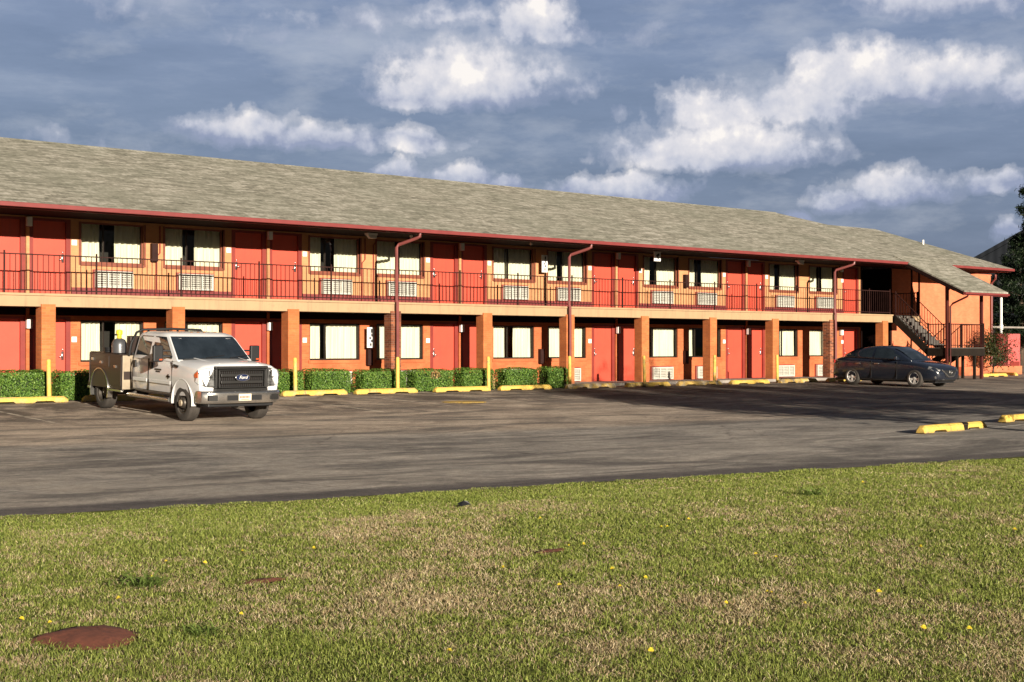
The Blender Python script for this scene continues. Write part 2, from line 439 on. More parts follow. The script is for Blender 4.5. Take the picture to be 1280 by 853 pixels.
def tri_mesh(name, verts, faces, colors, material):
    """numpy verts (n,3), faces (m,k), colors per vertex (n,3)"""
    me = bpy.data.meshes.new(name); n = len(verts); m, k = faces.shape
    me.vertices.add(n); me.vertices.foreach_set('co', verts.astype(np.float32).ravel())
    me.loops.add(m*k); me.loops.foreach_set('vertex_index', faces.astype(np.int32).ravel())
    me.polygons.add(m); me.polygons.foreach_set('loop_start', np.arange(0, m*k, k, dtype=np.int32))
    me.update(calc_edges=True)
    if colors is not None:
        a = me.attributes.new('tint', 'FLOAT_COLOR', 'POINT')
        c = np.ones((n,4), np.float32); c[:,:3] = colors; a.data.foreach_set('color', c.ravel())
    me.materials.append(material); return me

def leaf_mesh(name, pts, nrm, size, cols, material, rng, aspect=.55, jit=.8):
    """one folded diamond leaf per point"""
    n = len(pts)
    d = nrm + rng.normal(0, jit, (n,3)); d /= np.linalg.norm(d, axis=1)[:,None]+1e-9
    r = rng.normal(0, 1, (n,3)); a = np.cross(d, r); a /= np.linalg.norm(a, axis=1)[:,None]+1e-9
    b = np.cross(d, a); s = (size*rng.uniform(.6, 1.3, n))[:,None]
    v = np.stack([pts-a*s, pts+b*s*aspect, pts+a*s, pts-b*s*aspect], 1).reshape(-1,3)
    f = np.arange(4*n).reshape(n,4)
    return tri_mesh(name, v, f, np.repeat(cols, 4, 0), material)
# ------------------------------------------------------------------ camera, sun, sky
YAW = R(40.35)
cam_d = bpy.data.cameras.new('camera'); cam = bpy.data.objects.new('camera', cam_d); COL.objects.link(cam)
cam_d.sensor_width = 36; cam_d.lens = 1750/1280*36; cam_d.clip_end = 6000; cam_d.clip_start = .1
cam.location = (0, 0, 1.41); cam.rotation_euler = (R(90+.213), 0, -YAW)
scene.camera = cam

SUN_TRAVEL = Vector((.25, .968, -.213)).normalized()
sd = bpy.data.lights.new('sun', 'SUN'); sun = bpy.data.objects.new('sun', sd); COL.objects.link(sun)
sd.energy = 5.; sd.angle = R(.5); sd.color = (1, .90, .755)
sun.rotation_euler = SUN_TRAVEL.to_track_quat('-Z', 'Y').to_euler(); sun.location = (-20, -60, 30)

scene.view_settings.view_transform = 'Standard'; scene.view_settings.look = 'None'
scene.view_settings.gamma = 1; scene.view_settings.exposure = .9
scene.cycles.use_denoising = True
scene.cycles.max_bounces = 6; scene.cycles.diffuse_bounces = 2; scene.cycles.glossy_bounces = 3
scene.cycles.transparent_max_bounces = 8; scene.cycles.transmission_bounces = 3
scene.cycles.caustics_reflective = False; scene.cycles.caustics_refractive = False
scene.cycles.sample_clamp_indirect = 6

w = bpy.data.worlds.new('World'); scene.world = w; w.use_nodes = True
nt = w.node_tree; nt.nodes.clear()
out = N(nt, 'ShaderNodeOutputWorld')
sky = N(nt, 'ShaderNodeTexSky', sky_type='NISHITA'); sky.sun_disc = False
sky.sun_elevation = R(12.0); sky.sun_rotation = R(180+14.5); sky.air_density = 1.2; sky.dust_density = 1.2
bg_sky = N(nt, 'ShaderNodeBackground'); bg_sky.inputs[1].default_value = .05
gen = N(nt, 'ShaderNodeTexCoord').outputs['Generated']
sp = N(nt, 'ShaderNodeSeparateXYZ'); link(nt, gen, sp.inputs[0])
D_ = 180/math.pi
az = math_(nt, 'MULTIPLY', math_(nt, 'ARCTAN2', sp.outputs[0], sp.outputs[1]), D_)
el = math_(nt, 'MULTIPLY', math_(nt, 'ARCSINE', sp.outputs[2]), D_)
# wind-torn edges: shift azimuth and elevation by noise of the direction
def dn(scale, detail, seed, rough=.55):
    return math_(nt, 'SUBTRACT', noise(nt, mapping(nt, gen, loc=(seed, seed*.7, -seed)), scale, detail, rough), .5)
azw = math_(nt, 'ADD', az, math_(nt, 'MULTIPLY', dn(22, 6, 1.3, .6), 3.6))
elw = math_(nt, 'ADD', el, math_(nt, 'MULTIPLY', dn(26, 6, 4.7, .6), 1.4))
def blob(a, e, ra, rt, rb, dv=0.):
    x = math_(nt, 'DIVIDE', math_(nt, 'SUBTRACT', azw, a), ra)
    v = math_(nt, 'SUBTRACT', elw, e+dv)
    y = math_(nt, 'MAXIMUM', math_(nt, 'DIVIDE', v, rt), math_(nt, 'DIVIDE', v, -rb*.8))
    return math_(nt, 'SUBTRACT', 1., math_(nt, 'SQRT', math_(nt, 'ADD', math_(nt, 'MULTIPLY', x, x), math_(nt, 'MULTIPLY', y, y))))
# cumulus: azimuth, elevation (degrees), half width, height above and below the core, weight
CL = [(38.6,10.35,4.2,2.1,.95,1.),(41.6,12.9,1.9,1.4,1.2,.95),(36.0,10.0,1.8,1.2,.7,.9),(37.6,13.1,2.4,.7,.6,.55),(34.3,12.9,1.1,.8,.7,.5),
      (29.7,8.6,2.8,.9,.75,.9),(32.6,8.3,2.9,.75,.6,.85),(36.2,8.15,2.5,.75,.5,.85),(35.7,6.95,1.3,.7,.6,1.),(38.3,6.75,1.5,.8,.8,1.),(40.4,6.5,.9,.5,.5,.9),
      (45.2,6.3,2.3,.8,.7,1.),(43.0,6.3,1.2,.6,.5,.95),
      (48.7,7.7,4.6,1.5,1.0,1.),(48.2,9.2,2.2,1.6,1.4,.95),(54.4,10.6,2.9,1.5,1.1,1.),(52.0,9.6,2.8,1.3,1.1,.9),(57.6,10.2,2.9,1.4,1.,.85),(60.2,9.8,2.0,1.1,.9,.7),
      (58.0,13.4,4.2,1.6,1.0,.75),(55.6,6.1,2.2,1.0,.7,.9),(53.4,5.7,1.6,.6,.5,.75),(59.6,6.2,1.9,.7,.55,.85),(59.8,4.4,.9,.6,.5,.8),(51.9,5.1,.8,.35,.3,.8),
      (44.5,9.5,1.1,.6,.5,.42),(22.6,7.9,2.6,.8,.7,.26),(24.2,13.2,4.5,1.0,.8,.25),(31.6,12.4,5,1.0,.8,.22),(44.6,12.6,4.5,.9,.8,.25),
      (-35,15,16,5,3,.9),(140,18,20,5,3,.8)]
def field(dv):
    o = None
    for a, e, ra, rt, rb, wt in CL:
        d = math_(nt, 'MULTIPLY', math_(nt, 'ADD', blob(a, e, ra, rt, rb, dv), .35), wt)
        o = d if o is None else math_(nt, 'SMOOTH_MAX', o, d, .12)
    return o
dens = field(0.); below = field(.75)      # the second looks a little lower: small near the base of a cloud
puff = dn(52, 5, 9.1, .55)
billow = dn(120, 3, 2.9, .5)
dens2 = math_(nt, 'ADD', math_(nt, 'ADD', dens, math_(nt, 'MULTIPLY', puff, 1.0)), math_(nt, 'MULTIPLY', billow, .22))
mask = ramp(nt, dens2, [(.18, (0,0,0)), (.36, (.35,.35,.35)), (.70, (1,1,1))], 'EASE')
lit = math_(nt, 'ADD', math_(nt, 'MULTIPLY', dens, .35), math_(nt, 'ADD', math_(nt, 'MULTIPLY', math_(nt, 'MAXIMUM', below, -.5), .55), math_(nt, 'MULTIPLY', math_(nt, 'ADD', puff, math_(nt, 'MULTIPLY', billow, .4)), 1.15)))
ccol = ramp(nt, lit, [(.05, lin(146,156,182)), (.45, lin(190,194,208)), (.85, lin(222,220,224)), (1.0, lin(243,238,234))])
bg_c = N(nt, 'ShaderNodeBackground'); bg_c.inputs[1].default_value = .585; link(nt, ccol, bg_c.inputs[0])
# the blue-grey stratus behind the cumulus
stn = noise(nt, mapping(nt, gen, (2.4, 2.4, 12)), 2.2, 7, .62)
scol = ramp(nt, stn, [(.32, lin(94,110,140)), (.50, lin(119,133,162)), (.66, lin(158,167,188))])
low = ramp(nt, math_(nt, 'DIVIDE', el, 30.), [(0.1, lin(86,105,138)), (.22, lin(108,126,160)), (.32, lin(122,140,174)), (.5, lin(136,153,190)), (.8, lin(74,84,104)), (1., lin(60,68,84))])  # stops above the view are darkened to lower the fill light
scol = mixc(nt, ramp(nt, math_(nt, 'DIVIDE', el, 30.), [(.45, (.45,.45,.45)), (.8, (.9,.9,.9))]), scol, low)
veil = math_(nt, 'MULTIPLY', ramp(nt, noise(nt, mapping(nt, gen, (5, 5, 13), loc=(3,1,2)), 2.0, 7, .6), [(.50, (0,0,0)), (.70, (.6,.6,.6))]), 1.)
scol = mixc(nt, veil, scol, lin(178,184,200))
# sky outside the view, dimmed to cut fill light and deepen shadows
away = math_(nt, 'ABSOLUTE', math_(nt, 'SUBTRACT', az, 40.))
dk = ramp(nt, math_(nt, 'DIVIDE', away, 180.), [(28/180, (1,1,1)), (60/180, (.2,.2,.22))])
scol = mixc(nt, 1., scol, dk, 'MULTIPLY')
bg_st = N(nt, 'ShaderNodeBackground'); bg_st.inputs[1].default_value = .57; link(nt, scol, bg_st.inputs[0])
link(nt, sky.outputs[0], bg_sky.inputs[0])
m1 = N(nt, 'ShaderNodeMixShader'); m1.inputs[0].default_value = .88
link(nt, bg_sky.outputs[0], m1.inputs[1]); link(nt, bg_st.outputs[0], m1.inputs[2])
m2 = N(nt, 'ShaderNodeMixShader'); link(nt, mask, m2.inputs[0])
link(nt, m1.outputs[0], m2.inputs[1]); link(nt, bg_c.outputs[0], m2.inputs[2])
link(nt, m2.outputs[0], out.inputs[0])
w.cycles.sampling_method = 'MANUAL'; w.cycles.sample_map_resolution = 512
# ------------------------------------------------------------------ ground heights
def ss(a, b, x):
    t = np.clip((x-a)/(b-a), 0, 1); return t*t*(3-2*t)
def lot_z(u, d):
    z = np.interp(d, [-60, 14, 16, 22, 28.1, 34.2, 200], [-.385, -.385, -.38, -.365, -.24, 0, 0])
    return z*(1-.65*ss(18, 42, u))
def lawn_edge(u): return 15.57-.181*u
def lawn_z(u, d):
    e = lawn_edge(u)-d
    ze = lot_z(u, np.minimum(d, lawn_edge(u)))+.012
    return ze+(-.25-ze)*ss(0, 4.2, e)
def gz(u, d): return float(lot_z(np.array(u), np.array(d)))

def sheet(name, us, ds, zf, m, dmap=None):
    U_, D2 = np.meshgrid(us, ds, indexing='ij')
    if dmap is not None: D2 = dmap(U_, D2)
    Z_ = zf(U_, D2); v = np.stack([U_, D2, Z_], -1).reshape(-1, 3)
    nu, nd = len(us), len(ds); i = np.arange((nu-1)*(nd-1)); a = (i//(nd-1))*nd+i % (nd-1)
    f = np.stack([a, a+nd, a+nd+1, a+1], 1)
    o = bpy.data.objects.new(name, tri_mesh(name, v, f, None, m)); COL.objects.link(o)
    return tag(o, kind='structure')
sheet('ground', np.linspace(-1500, 1500, 7), np.linspace(-1500, 1500, 7), lambda u, d: u*0-.62, M['lawn'])
sheet('parking_lot', np.concatenate([np.linspace(-60, 0, 7)[:-1], np.linspace(0, 60, 61), np.linspace(61, 160, 12)]),
      np.concatenate([np.linspace(-15, 12, 10)[:-1], np.linspace(12, 36, 49), [37, 60, 120]]), lot_z, M['asphalt'])

# ------------------------------------------------------------------ motel
WD = 37.65; FL = 2.80; P2 = 7.49; C0 = 14.63
pairs = [C0+P2*k for k in range(5)]
B0 = (33., 36., 0.)
motel = thing('motel_building', 'long two-storey orange brick motel with coral doors, front walkways and grey-brown shingle roof', 'motel', B0)
def bpart(mb, name, m, parent=motel, **k): return mb.build(name, m, parent, off=B0, **k)
def loc(u, d, z): return (u-B0[0], d-B0[1], z-B0[2])

U0, U1, UE = 3.0, 52.45, 63.3        # left end, end of the walkways, right corner
doors, wins = [], []                  # (u centre, storey, side)
for k, c in enumerate(pairs):
    for s in (-1, 1): doors.append((c+s*.64, s))
    for s in (-1, 1): wins.append((c+s*2.47, k, s))
doors.append((51.72, -1)); wins += [(C0-P2+2.47, -1, 1), (49.75, 5, -1)]
DW, DH = .93, 2.06

def wall_with_holes(mb, D, u0, u1, z0, z1, holes, depth):
    us = sorted({u0, u1, *[h[0] for h in holes], *[h[1] for h in holes]})
    zs = sorted({z0, z1, *[h[2] for h in holes], *[h[3] for h in holes]})
    for i in range(len(us)-1):
        for j in range(len(zs)-1):
            a, b, c, d = us[i], us[i+1], zs[j], zs[j+1]
            if any(h[0]-1e-6 <= a and b <= h[1]+1e-6 and h[2]-1e-6 <= c and d <= h[3]+1e-6 for h in holes): continue
            mb.quad((a,D,c), (b,D,c), (b,D,d), (a,D,d))
    for h in holes:
        a, b, c, d = h; E = D+depth
        mb.quad((a,D,c),(a,E,c),(a,E,d),(a,D,d)); mb.quad((b,D,c),(b,D,d),(b,E,d),(b,E,c))
        mb.quad((a,D,d),(a,E,d),(b,E,d),(b,D,d)); mb.quad((a,D,c),(b,D,c),(b,E,c),(a,E,c))
SW = .10                              # sidewalk height
WB, WT = {0: .97, 1: 3.74}, {0: 2.14, 1: 4.90}
for lv, nm, m in ((0, 'lower_wall', M['brick_low']), (1, 'upper_wall', M['brick_up'])):
    fz = (SW, FL)[lv]
    holes = [(u-DW/2-.13, u+DW/2+.13, fz, fz+DH+.07) for u, s in doors]
    holes += [(u-.95, u+.95, WB[lv], WT[lv]) for u, k, s in wins]
    mb = MB(); wall_with_holes(mb, WD, U0, U1, fz, (2.45, 4.97)[lv], holes, .16)
    bpart(mb, nm, m)
# right-hand wing wall in the same plane, its corner return, left gable and the passage between
mb = MB()
mb.prism([(54.85,WD,-.1),(UE,WD,-.1),(UE,47,-.1),(UE-.2,47,-.1),(UE-.2,WD+.2,-.1),(54.85,WD+.2,-.1)], (0,0,5.07))
bpart(mb, 'wing_wall', M['brick_wing'])
mb = MB(); mb.box(U0, U0+.2, WD+.01, 47, 0, 4.97); bpart(mb, 'gable_wall', M['brick_low'])
mb = MB()
mb.box(U1, U1+.12, WD, 46, .0, 4.97); mb.box(54.72, 54.85, WD, 46, 0, 4.97)
mb.box(U1+.12, 54.72, 45.8, 46, 0, 4.97); mb.box(U1+.12, 54.72, WD, 45.8, 2.45, 2.8)
bpart(mb, 'passage_wall', M['soffit'])
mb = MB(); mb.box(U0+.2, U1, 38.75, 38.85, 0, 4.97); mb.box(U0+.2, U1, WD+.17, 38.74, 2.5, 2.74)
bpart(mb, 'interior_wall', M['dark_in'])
mb = MB(); mb.box(53.1, 54.0, 45.7, 45.79, 0, 2.1); bpart(mb, 'passage_door', M['door'])
mb = MB(); mb.box(U1+.121, U1+.2, 40.2, 41.0, .1, 2.1); bpart(mb, 'passage_door', M['door'])

# doors -------------------------------------------------------
def door_meshes(s):
    d = MB().box(-DW/2, DW/2, .075, .12, .012, DH)
    j = MB(); j.box(-DW/2-.13, -DW/2, .0, .15, 0, DH+.07); j.box(DW/2, DW/2+.13, .0, .15, 0, DH+.07)
    j.box(-DW/2, DW/2, .0, .15, DH, DH+.07); j.box(-DW/2, DW/2, .05, .14, 0, .011)
    x = s*(DW/2-.075)
    h = MB(); h.box(x-.035, x+.035, .06, .074, .93, 1.17); h.tube([(x,.06,1.02),(x,.02,1.02)], .016)
    h.tube([(x,.02,1.02),(x-s*.12,.02,1.015)], .014); h.lathe([(.028,.045),(.028,.06)], (x,0,1.22), 'y', 10)
    return d.mesh('door', M['door']), j.mesh('door_frame', M['jamb']), h.mesh('handle', M['steel'], True)
dm = {s: door_meshes(s) for s in (-1, 1)}
for lv in (0, 1):
    fz = (SW, FL)[lv]
    for u, s in doors:
        d = inst('door', dm[s][0], motel, loc(u, WD, fz)); inst('door_frame', dm[s][1], d); inst('handle', dm[s][2], d)
# brick pier and lamp between the two doors of a pair, plaques beside the doors
pier = {lv: MB().box(-.045, .045, -.07, -.021, 0, (2.45-SW, 4.96-FL)[lv]).mesh('door_pier', (M['brick_low'], M['brick_up'])[lv]) for lv in (0, 1)}
casing = {lv: MB().box(-.044, .044, -.02, -.002, 0, (2.45-SW, 4.96-FL)[lv]).mesh('pier_casing', M['jamb']) for lv in (0, 1)}
lampb = MB().box(-.045, .045, -.035, 0, -.14, .14).mesh('wall_lamp', M['mull'])
lampg = MB().box(-.07, .07, -.14, -.036, -.125, .125).mesh('lamp_shade', M['white'])
plq = MB().box(-.075, .075, -.015, -.001, -.075, .075).mesh('room_plaque', M['white'])
for lv in (0, 1):
    fz = (SW, FL)[lv]
    for c in pairs:
        q_ = inst('door_pier', pier[lv], motel, loc(c, WD, fz)); inst('pier_casing', casing[lv], q_)
        l = inst('wall_lamp', lampb, motel, loc(c, WD-.071, (2.02, 4.80)[lv])); inst('lamp_shade', lampg, l)
        for s in (-1, 1): inst('room_plaque', plq, motel, loc(c+s*1.335, WD, fz+1.5))
    inst('room_plaque', plq, motel, loc(51.1, WD, fz+1.5))
    l = inst('wall_lamp', lampb, motel, loc(50.95, WD, (2.02, 4.80)[lv])); inst('lamp_shade', lampg, l)

# windows -------------------------------------------------------
GAP = {(-1,1): {0:(.3,.5),1:(.3,.5)}}
up = {11.0:0}
gaps_up = [(.33,.57),(.35,.56),(.28,.56),(.44,.56),(.36,.385),(.30,.47),(.27,.46),(.24,.48),(.27,.46),(.36,.58)]
gaps_lo = [(.33,.60),(.30,.44),(.25,.37),(.30,.55),(.33,.57),(.40,.47),(.16,.36),(.17,.62),(.46,.48),(.5,.52)]
gup, glo = {}, {}
order = [(c+s) for c in ()]
wl = sorted(wins, key=lambda q: q[0])
# in order along the facade, the first seen window is the right one of the first pair
for i, q in enumerate(wl):
    j = i-2
    gup[q] = gaps_up[j] if 0 <= j < 10 else (.4, .55); glo[q] = gaps_lo[j] if 0 <= j < 10 else (.35, .5)
def frame_mesh(lv):
    h = WT[lv]-WB[lv]; f = MB(); t = .05
    if lv == 1:
        f.box(-1.0,-.95,-.025,.10,-.05,h); f.box(.95,1.0,-.025,.10,-.05,h); f.box(-.95,.95,-.035,.10,-.07,-.001)
    f.box(-.949,-.95+t,.05,.12,.0,h); f.box(.95-t,.949,.05,.12,.0,h); f.box(-.95+t,.95-t,.05,.12,.0,t); f.box(-.95+t,.95-t,.05,.12,h-t,h)
    return f.mesh('window', M['frame_up'] if lv else M['mull'])
fm = {lv: frame_mesh(lv) for lv in (0, 1)}
def pane_mesh(lv):
    h = WT[lv]-WB[lv]; p = MB(); p.quad((-.9,.085,.05),(.9,.085,.05),(.9,.085,h-.05),(-.9,.085,h-.05)); return p.mesh('pane', M['glass'])
pm = {lv: pane_mesh(lv) for lv in (0, 1)}
def curtain(x0, x1, h, seed):
    rng = random.Random(seed); n = max(8, int((x1-x0)/.018)); c = MB(); ph = rng.uniform(0, 6); fr = rng.uniform(34, 46)
    rings = []
    for zi, z in enumerate((.03, h*.5, h-.02)):
        amp = (.040, .034, .024)[zi]
        rings.append([(x0+(x1-x0)*i/n+.006*math.sin(7*z+i*.4), .20+amp*math.sin(fr*(x1-x0)*i/n*1.0+ph+.5*math.sin(i*.21+z))+.012*math.sin(i*.9+seed), z) for i in range(n+1)])
    c.loft(rings, closed=False, cap=False)
    return c.mesh('curtain', M['curtain'], True)
for lv in (0, 1):
    h = WT[lv]-WB[lv]
    for q in wl:
        u, k, s = q; g0, g1 = (glo, gup)[lv][q]
        w_ = inst('window', fm[lv], motel, loc(u, WD, WB[lv])); inst('pane', pm[lv], w_)
        inst('curtain', curtain(-.92, -.9+1.8*g0, h, int(u*10)+lv), w_); inst('curtain', curtain(-.9+1.8*g1, .92, h, int(u*10)+lv+50), w_)
        x = -.9+1.8*((g0+g1)/2 if g1-g0 < .2 else g0+.03)
        inst('meeting_rail', MB().box(x-.02, x+.02, .06, .115, .05, h-.05).mesh('meeting_rail', M['mull']), w_)
        if lv == 0:
            inst('window_sill', MB().box(-1.0, 1.0, -.03, .05, -.10, -.001).mesh('window_sill', M['brick_low']), w_)
# air conditioners -------------------------------------------------------
acb = MB(); acb.box(-.60,.60,-.05,-.001,-.27,.27); acb_m = acb.mesh('air_conditioner', M['jamb'])
g = MB(); g.box(-.56,.56,-.14,-.051,-.235,-.19); g.box(-.56,.56,-.14,-.051,.19,.235); g.box(-.56,-.51,-.14,-.051,-.19,.19); g.box(.51,.56,-.14,-.051,-.19,.19)
for x in (-.18, .18): g.box(x-.02, x+.02, -.14, -.06, -.19, .19)
for i in range(6):
    z = -.16+i*.064; g.box(-.51,.51,-.105,-.065,z-.012,z+.012)
for i in range(24):
    x = -.49+i*.0426; g.box(x-.005,x+.005,-.10,-.07,-.19,.19)
grl_m = g.mesh('grille', M['ac_white'])
acd = MB().box(-.51,.51,-.064,-.051,-.19,.19).mesh('coil', M['mull'])
for lv in (0, 1):
    for u, k, s in wl:
        a = inst('air_conditioner', acb_m, motel, loc(u, WD, (.37, 3.30)[lv])); inst('grille', grl_m, a); inst('coil', acd, a)

# slab, trims, soffits -------------------------------------------------------
mb = MB(); mb.box(U0, U1+.05, 36, 36.12, 2.45, 2.735); mb.box(U0, U1+.07, 35.965, 36.12, 2.7352, 2.80)
mb.box(53.95, 54.6, 36, 36.1, 2.52, 2.8)
bpart(mb, 'balcony_fascia', M['beige'], bevel=.008)
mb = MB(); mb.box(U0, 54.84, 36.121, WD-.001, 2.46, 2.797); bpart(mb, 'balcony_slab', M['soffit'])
mb = MB()
dspans = sorted([(u-DW/2-.14, u+DW/2+.14) for u, s in doors])
x = U0
for a, b in dspans+[(U1, U1)]:
    if a-x > .2: mb.box(x, a, WD-.02, WD-.0005, FL+.001, FL+.25)
    x = b
bpart(mb, 'base_trim', M['maroon'])
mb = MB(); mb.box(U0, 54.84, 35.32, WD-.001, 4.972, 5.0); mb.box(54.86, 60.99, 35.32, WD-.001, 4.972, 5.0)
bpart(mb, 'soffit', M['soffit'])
mb = MB(); mb.box(U0-.3, 52.42, 35.25, 35.3, 4.915, 5.03); mb.box(55.8, 61.05, 35.25, 35.3, 4.915, 5.03); mb.box(61.0, 61.05, 35.302, 46.0, 4.915, 5.03)
mb.box(U0-.3, 52.42, 35.09, 35.145, 4.95, 5.065); mb.box(55.8, 61.05, 35.09, 35.145, 4.95, 5.065)
bpart(mb, 'eave_fascia', M['maroon'], bevel=.01)
# door header band and hidden header beam along the walkway ceiling
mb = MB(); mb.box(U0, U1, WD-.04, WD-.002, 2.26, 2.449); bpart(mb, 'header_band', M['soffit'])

# roof -------------------------------------------------------
pz = .372
def rp(u, d): return (u, d, 5.035+pz*(d-35.2))
RA, RB = 42.25, 40.75
mb = MB()
front = [rp(U0-.3,35.15), rp(61.1,35.15), rp(57.95,RB), rp(54.2,RB), rp(52.2,RA), rp(U0-.3,RA)]
mb.prism(front, (0,0,.05))
bz = lambda u, d, r: (u, d, 5.035+pz*(r-35.2)-pz*(d-r))
mb.prism([bz(U0-.3,RA,RA), bz(52.2,RA,RA), bz(53.0,RA+2,RA), bz(53.0,RA+7,RA), bz(U0-.3,RA+7,RA)], (0,0,.05))
mb.prism([(54.05,RB,rp(0,RB)[2]), (57.95,RB,rp(0,RB)[2]), (61.1,46.2,5.075), (54.05,46.2,5.075)], (0,0,.05))
mb.prism([(57.95,RB,rp(0,RB)[2]), (61.1,35.15,rp(0,35.15)[2]), (61.1,46.2,5.075)], (0,0,.05))
bpart(mb, 'roof', M['shingle'])
mb = MB(); mb.tube([(58.65,38.5,6.15),(58.65,38.5,6.52)], .05, 10); bpart(mb, 'vent_pipe', M['white'])
rc = MB(); rc.prism([(U0-.3,RA-.14,rp(0,RA-.14)[2]+.055),(U0-.3,RA,rp(0,RA)[2]+.075),(U0-.3,RA+.14,rp(0,RA-.14)[2]+.055)], (52.2-U0+.3,0,0))
bpart(rc, 'ridge_cap', M['shingle'])

# columns -------------------------------------------------------
col_u = [10.86]+[14.55+3.735*k for k in range(11)]
cm = MB().box(-.19,.19,-.05,.33,-.06,2.515).mesh('column', M['brick_col'])
cm2 = MB().box(-.19,.19,-.05,.33,-.06,2.515).mesh('column', M['brick_mixed'])
for i, u in enumerate(col_u):
    inst('column', cm2 if i in (4, 10) else cm, motel, loc(u, 36, 0))
# railing panels -------------------------------------------------------
posts = [U0+.05+2.497*k for k in range(0, 20)]
off_ = 13.42-posts[4]; posts = [p+off_ for p in posts if p+off_ < 52.3]+[52.38]
def railing_panel(a, b, D=36.06, z=FL, parent=motel, off=B0, name='railing'):
    mb = MB(); L = b-a
    mb.box(a+.018, b-.018, D-.02, D+.02, z+1.0, z+1.03); mb.box(a+.018, b-.018, D-.015, D+.015, z+.07, z+.10)
    n = max(2, round(L/.145))
    for i in range(1, n): 
        x = a+L*i/n; mb.box(x-.0075, x+.0075, D-.0075, D+.0075, z+.1, z+1.0)
    o = mb.build(name, M['railing'], parent, off=off)
    return o
for a, b in zip(posts[:-1], posts[1:]):
    r_ = railing_panel(a, b)
    MB().box(b-.018, b+.018, 36.04, 36.08, FL, FL+1.1).build('post', M['railing'], r_, off=B0)
    
# downspouts -------------------------------------------------------
for u in (25.72, 33.1, 48.2):
    mb = MB()
    mb.tube([(u+.42,35.21,4.97),(u+.42,35.21,4.84),(u+.36,35.3,4.79),(u+.06,35.84,4.60),(u,35.88,4.52),(u,35.88,2.92),(u,35.88,2.86),(u+.02,35.86,2.78),(u+.02,35.86,2.5),(u+.02,35.85,2.2),(u+.02,35.85,.06),(u+.02,35.72,-.01)], .052, 8)
    bpart(mb, 'downspout', M['downspout'], auto=40)
mb = MB(); u = 62.9
mb.tube([(UE-.1,WD-.30,4.96),(UE-.1,WD-.28,4.75),(UE-.1,WD-.07,4.5),(UE-.1,WD-.07,.05)], .055, 8); bpart(mb, 'downspout', M['downspout'], auto=40)
# soffit lamps and odds and ends -------------------------------------------------------
for u, d in ((25.15,36.45),(46.6,36.45)):
    mb = MB(); mb.box(u-.18,u+.18,d-.1,d+.1,4.9,4.971); mb.prism([(u-.16,d-.09,4.899),(u+.16,d-.09,4.899),(u+.12,d-.14,4.80),(u-.12,d-.14,4.80)], (0,.14,0)); bpart(mb, 'flood_lamp', M['white'], bevel=.01)
for u in (26.6, 31.7):
    mb = MB(); mb.lathe([(.05,4.97),(.05,4.93),(.03,4.89)], (u,36.3,0), 'z', 12); bpart(mb, 'smoke_detector', M['white'])
for u, z in ((18.33,4.12),(40.9,3.97),(25.85,1.05),(40.9,.98),(18.33,1.05),(33.3,1.05)):  # small dark boxes on the wall between windows
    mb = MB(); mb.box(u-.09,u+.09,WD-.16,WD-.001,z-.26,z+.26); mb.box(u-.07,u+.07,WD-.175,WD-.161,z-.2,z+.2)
    bpart(mb, 'dark_wall_box', M['railing'], bevel=.01)
for u, z0, z1 in ((18.42,2.85,4.0),(25.6,2.85,4.1),(26.05,2.85,4.7)):
    mb = MB(); mb.tube([(u,WD-.03,z0),(u,WD-.03,z1),(u+.12,WD-.03,z1+.12),(u+.12,WD-.03,4.9)], .02, 6); bpart(mb, 'conduit', M['jamb'])
tag(sheet('sidewalk', [U0, 54.8], [35.78, WD], lambda u, d: u*0+SW, M['concrete']), kind='structure')
mb = MB(); mb.quad((U0,35.78,SW),(54.8,35.78,SW),(54.8,35.78,-.02),(U0,35.78,-.02))
tag(mb.build('kerb', M['concrete']), kind='structure')

M['grille_grey'] = simple('faded_black_print', (.045,.042,.04), .7)
# signs on the walkways -------------------------------------------------------
def sign(u, d, z, w, h, label, marks):
    t = thing('sign', label, 'sign', (u, d, z), group='small white signs on the motel front')
    MB().box(-w/2, w/2, -.02, .02, -h/2, h/2).build('panel', M['white'], t, bevel=.004)
    mb = MB()
    for p in marks: mb.prism([(x*w/2, -.024, y*h/2) for x, y in p], (0, -.003, 0))
    mb.build('marking', M['grille_grey'], t)
    MB().box(-.012, .012, .021, WD-d-.002 if WD-d < .5 else .03, -.012, .012).build('bracket', M['jamb'], t)
    return t
rect = lambda a, b, c, d: [(a,c),(b,c),(b,d),(a,d)]
sign(33.3, 37.4, 4.36, .26, .62, 'tall white sign with dark figures between two upper windows, behind a downspout', [rect(-.1,.45,.5,.85), rect(.0,.3,.1,.45), rect(-.45,.1,-.1,.05), rect(.05,.45,-.4,-.15), rect(-.2,.2,-.8,-.5)])
sign(25.78, 37.4, 1.69, .27, .66, 'tall white sign with dark figures on the lower wall, above the hedge', [rect(-.1,.5,.45,.85), rect(.05,.4,.1,.4), rect(-.5,.1,-.15,.05), rect(.0,.5,-.45,-.2), rect(-.3,.2,-.82,-.55)])
sb = sign(37.95, 36.3, 4.76, .34, .36, 'square white sign with black arrow hanging under the eave of the upper walkway', [[(-.6,.1),(.1,.6),(.55,.6),(.55,.1),(.15,.1),(.4,-.6),(-.05,-.5),(-.15,-.05)]])
MB().box(-.008,.008,-.008,.008,.181,.211).build('hanger', M['jamb'], sb)

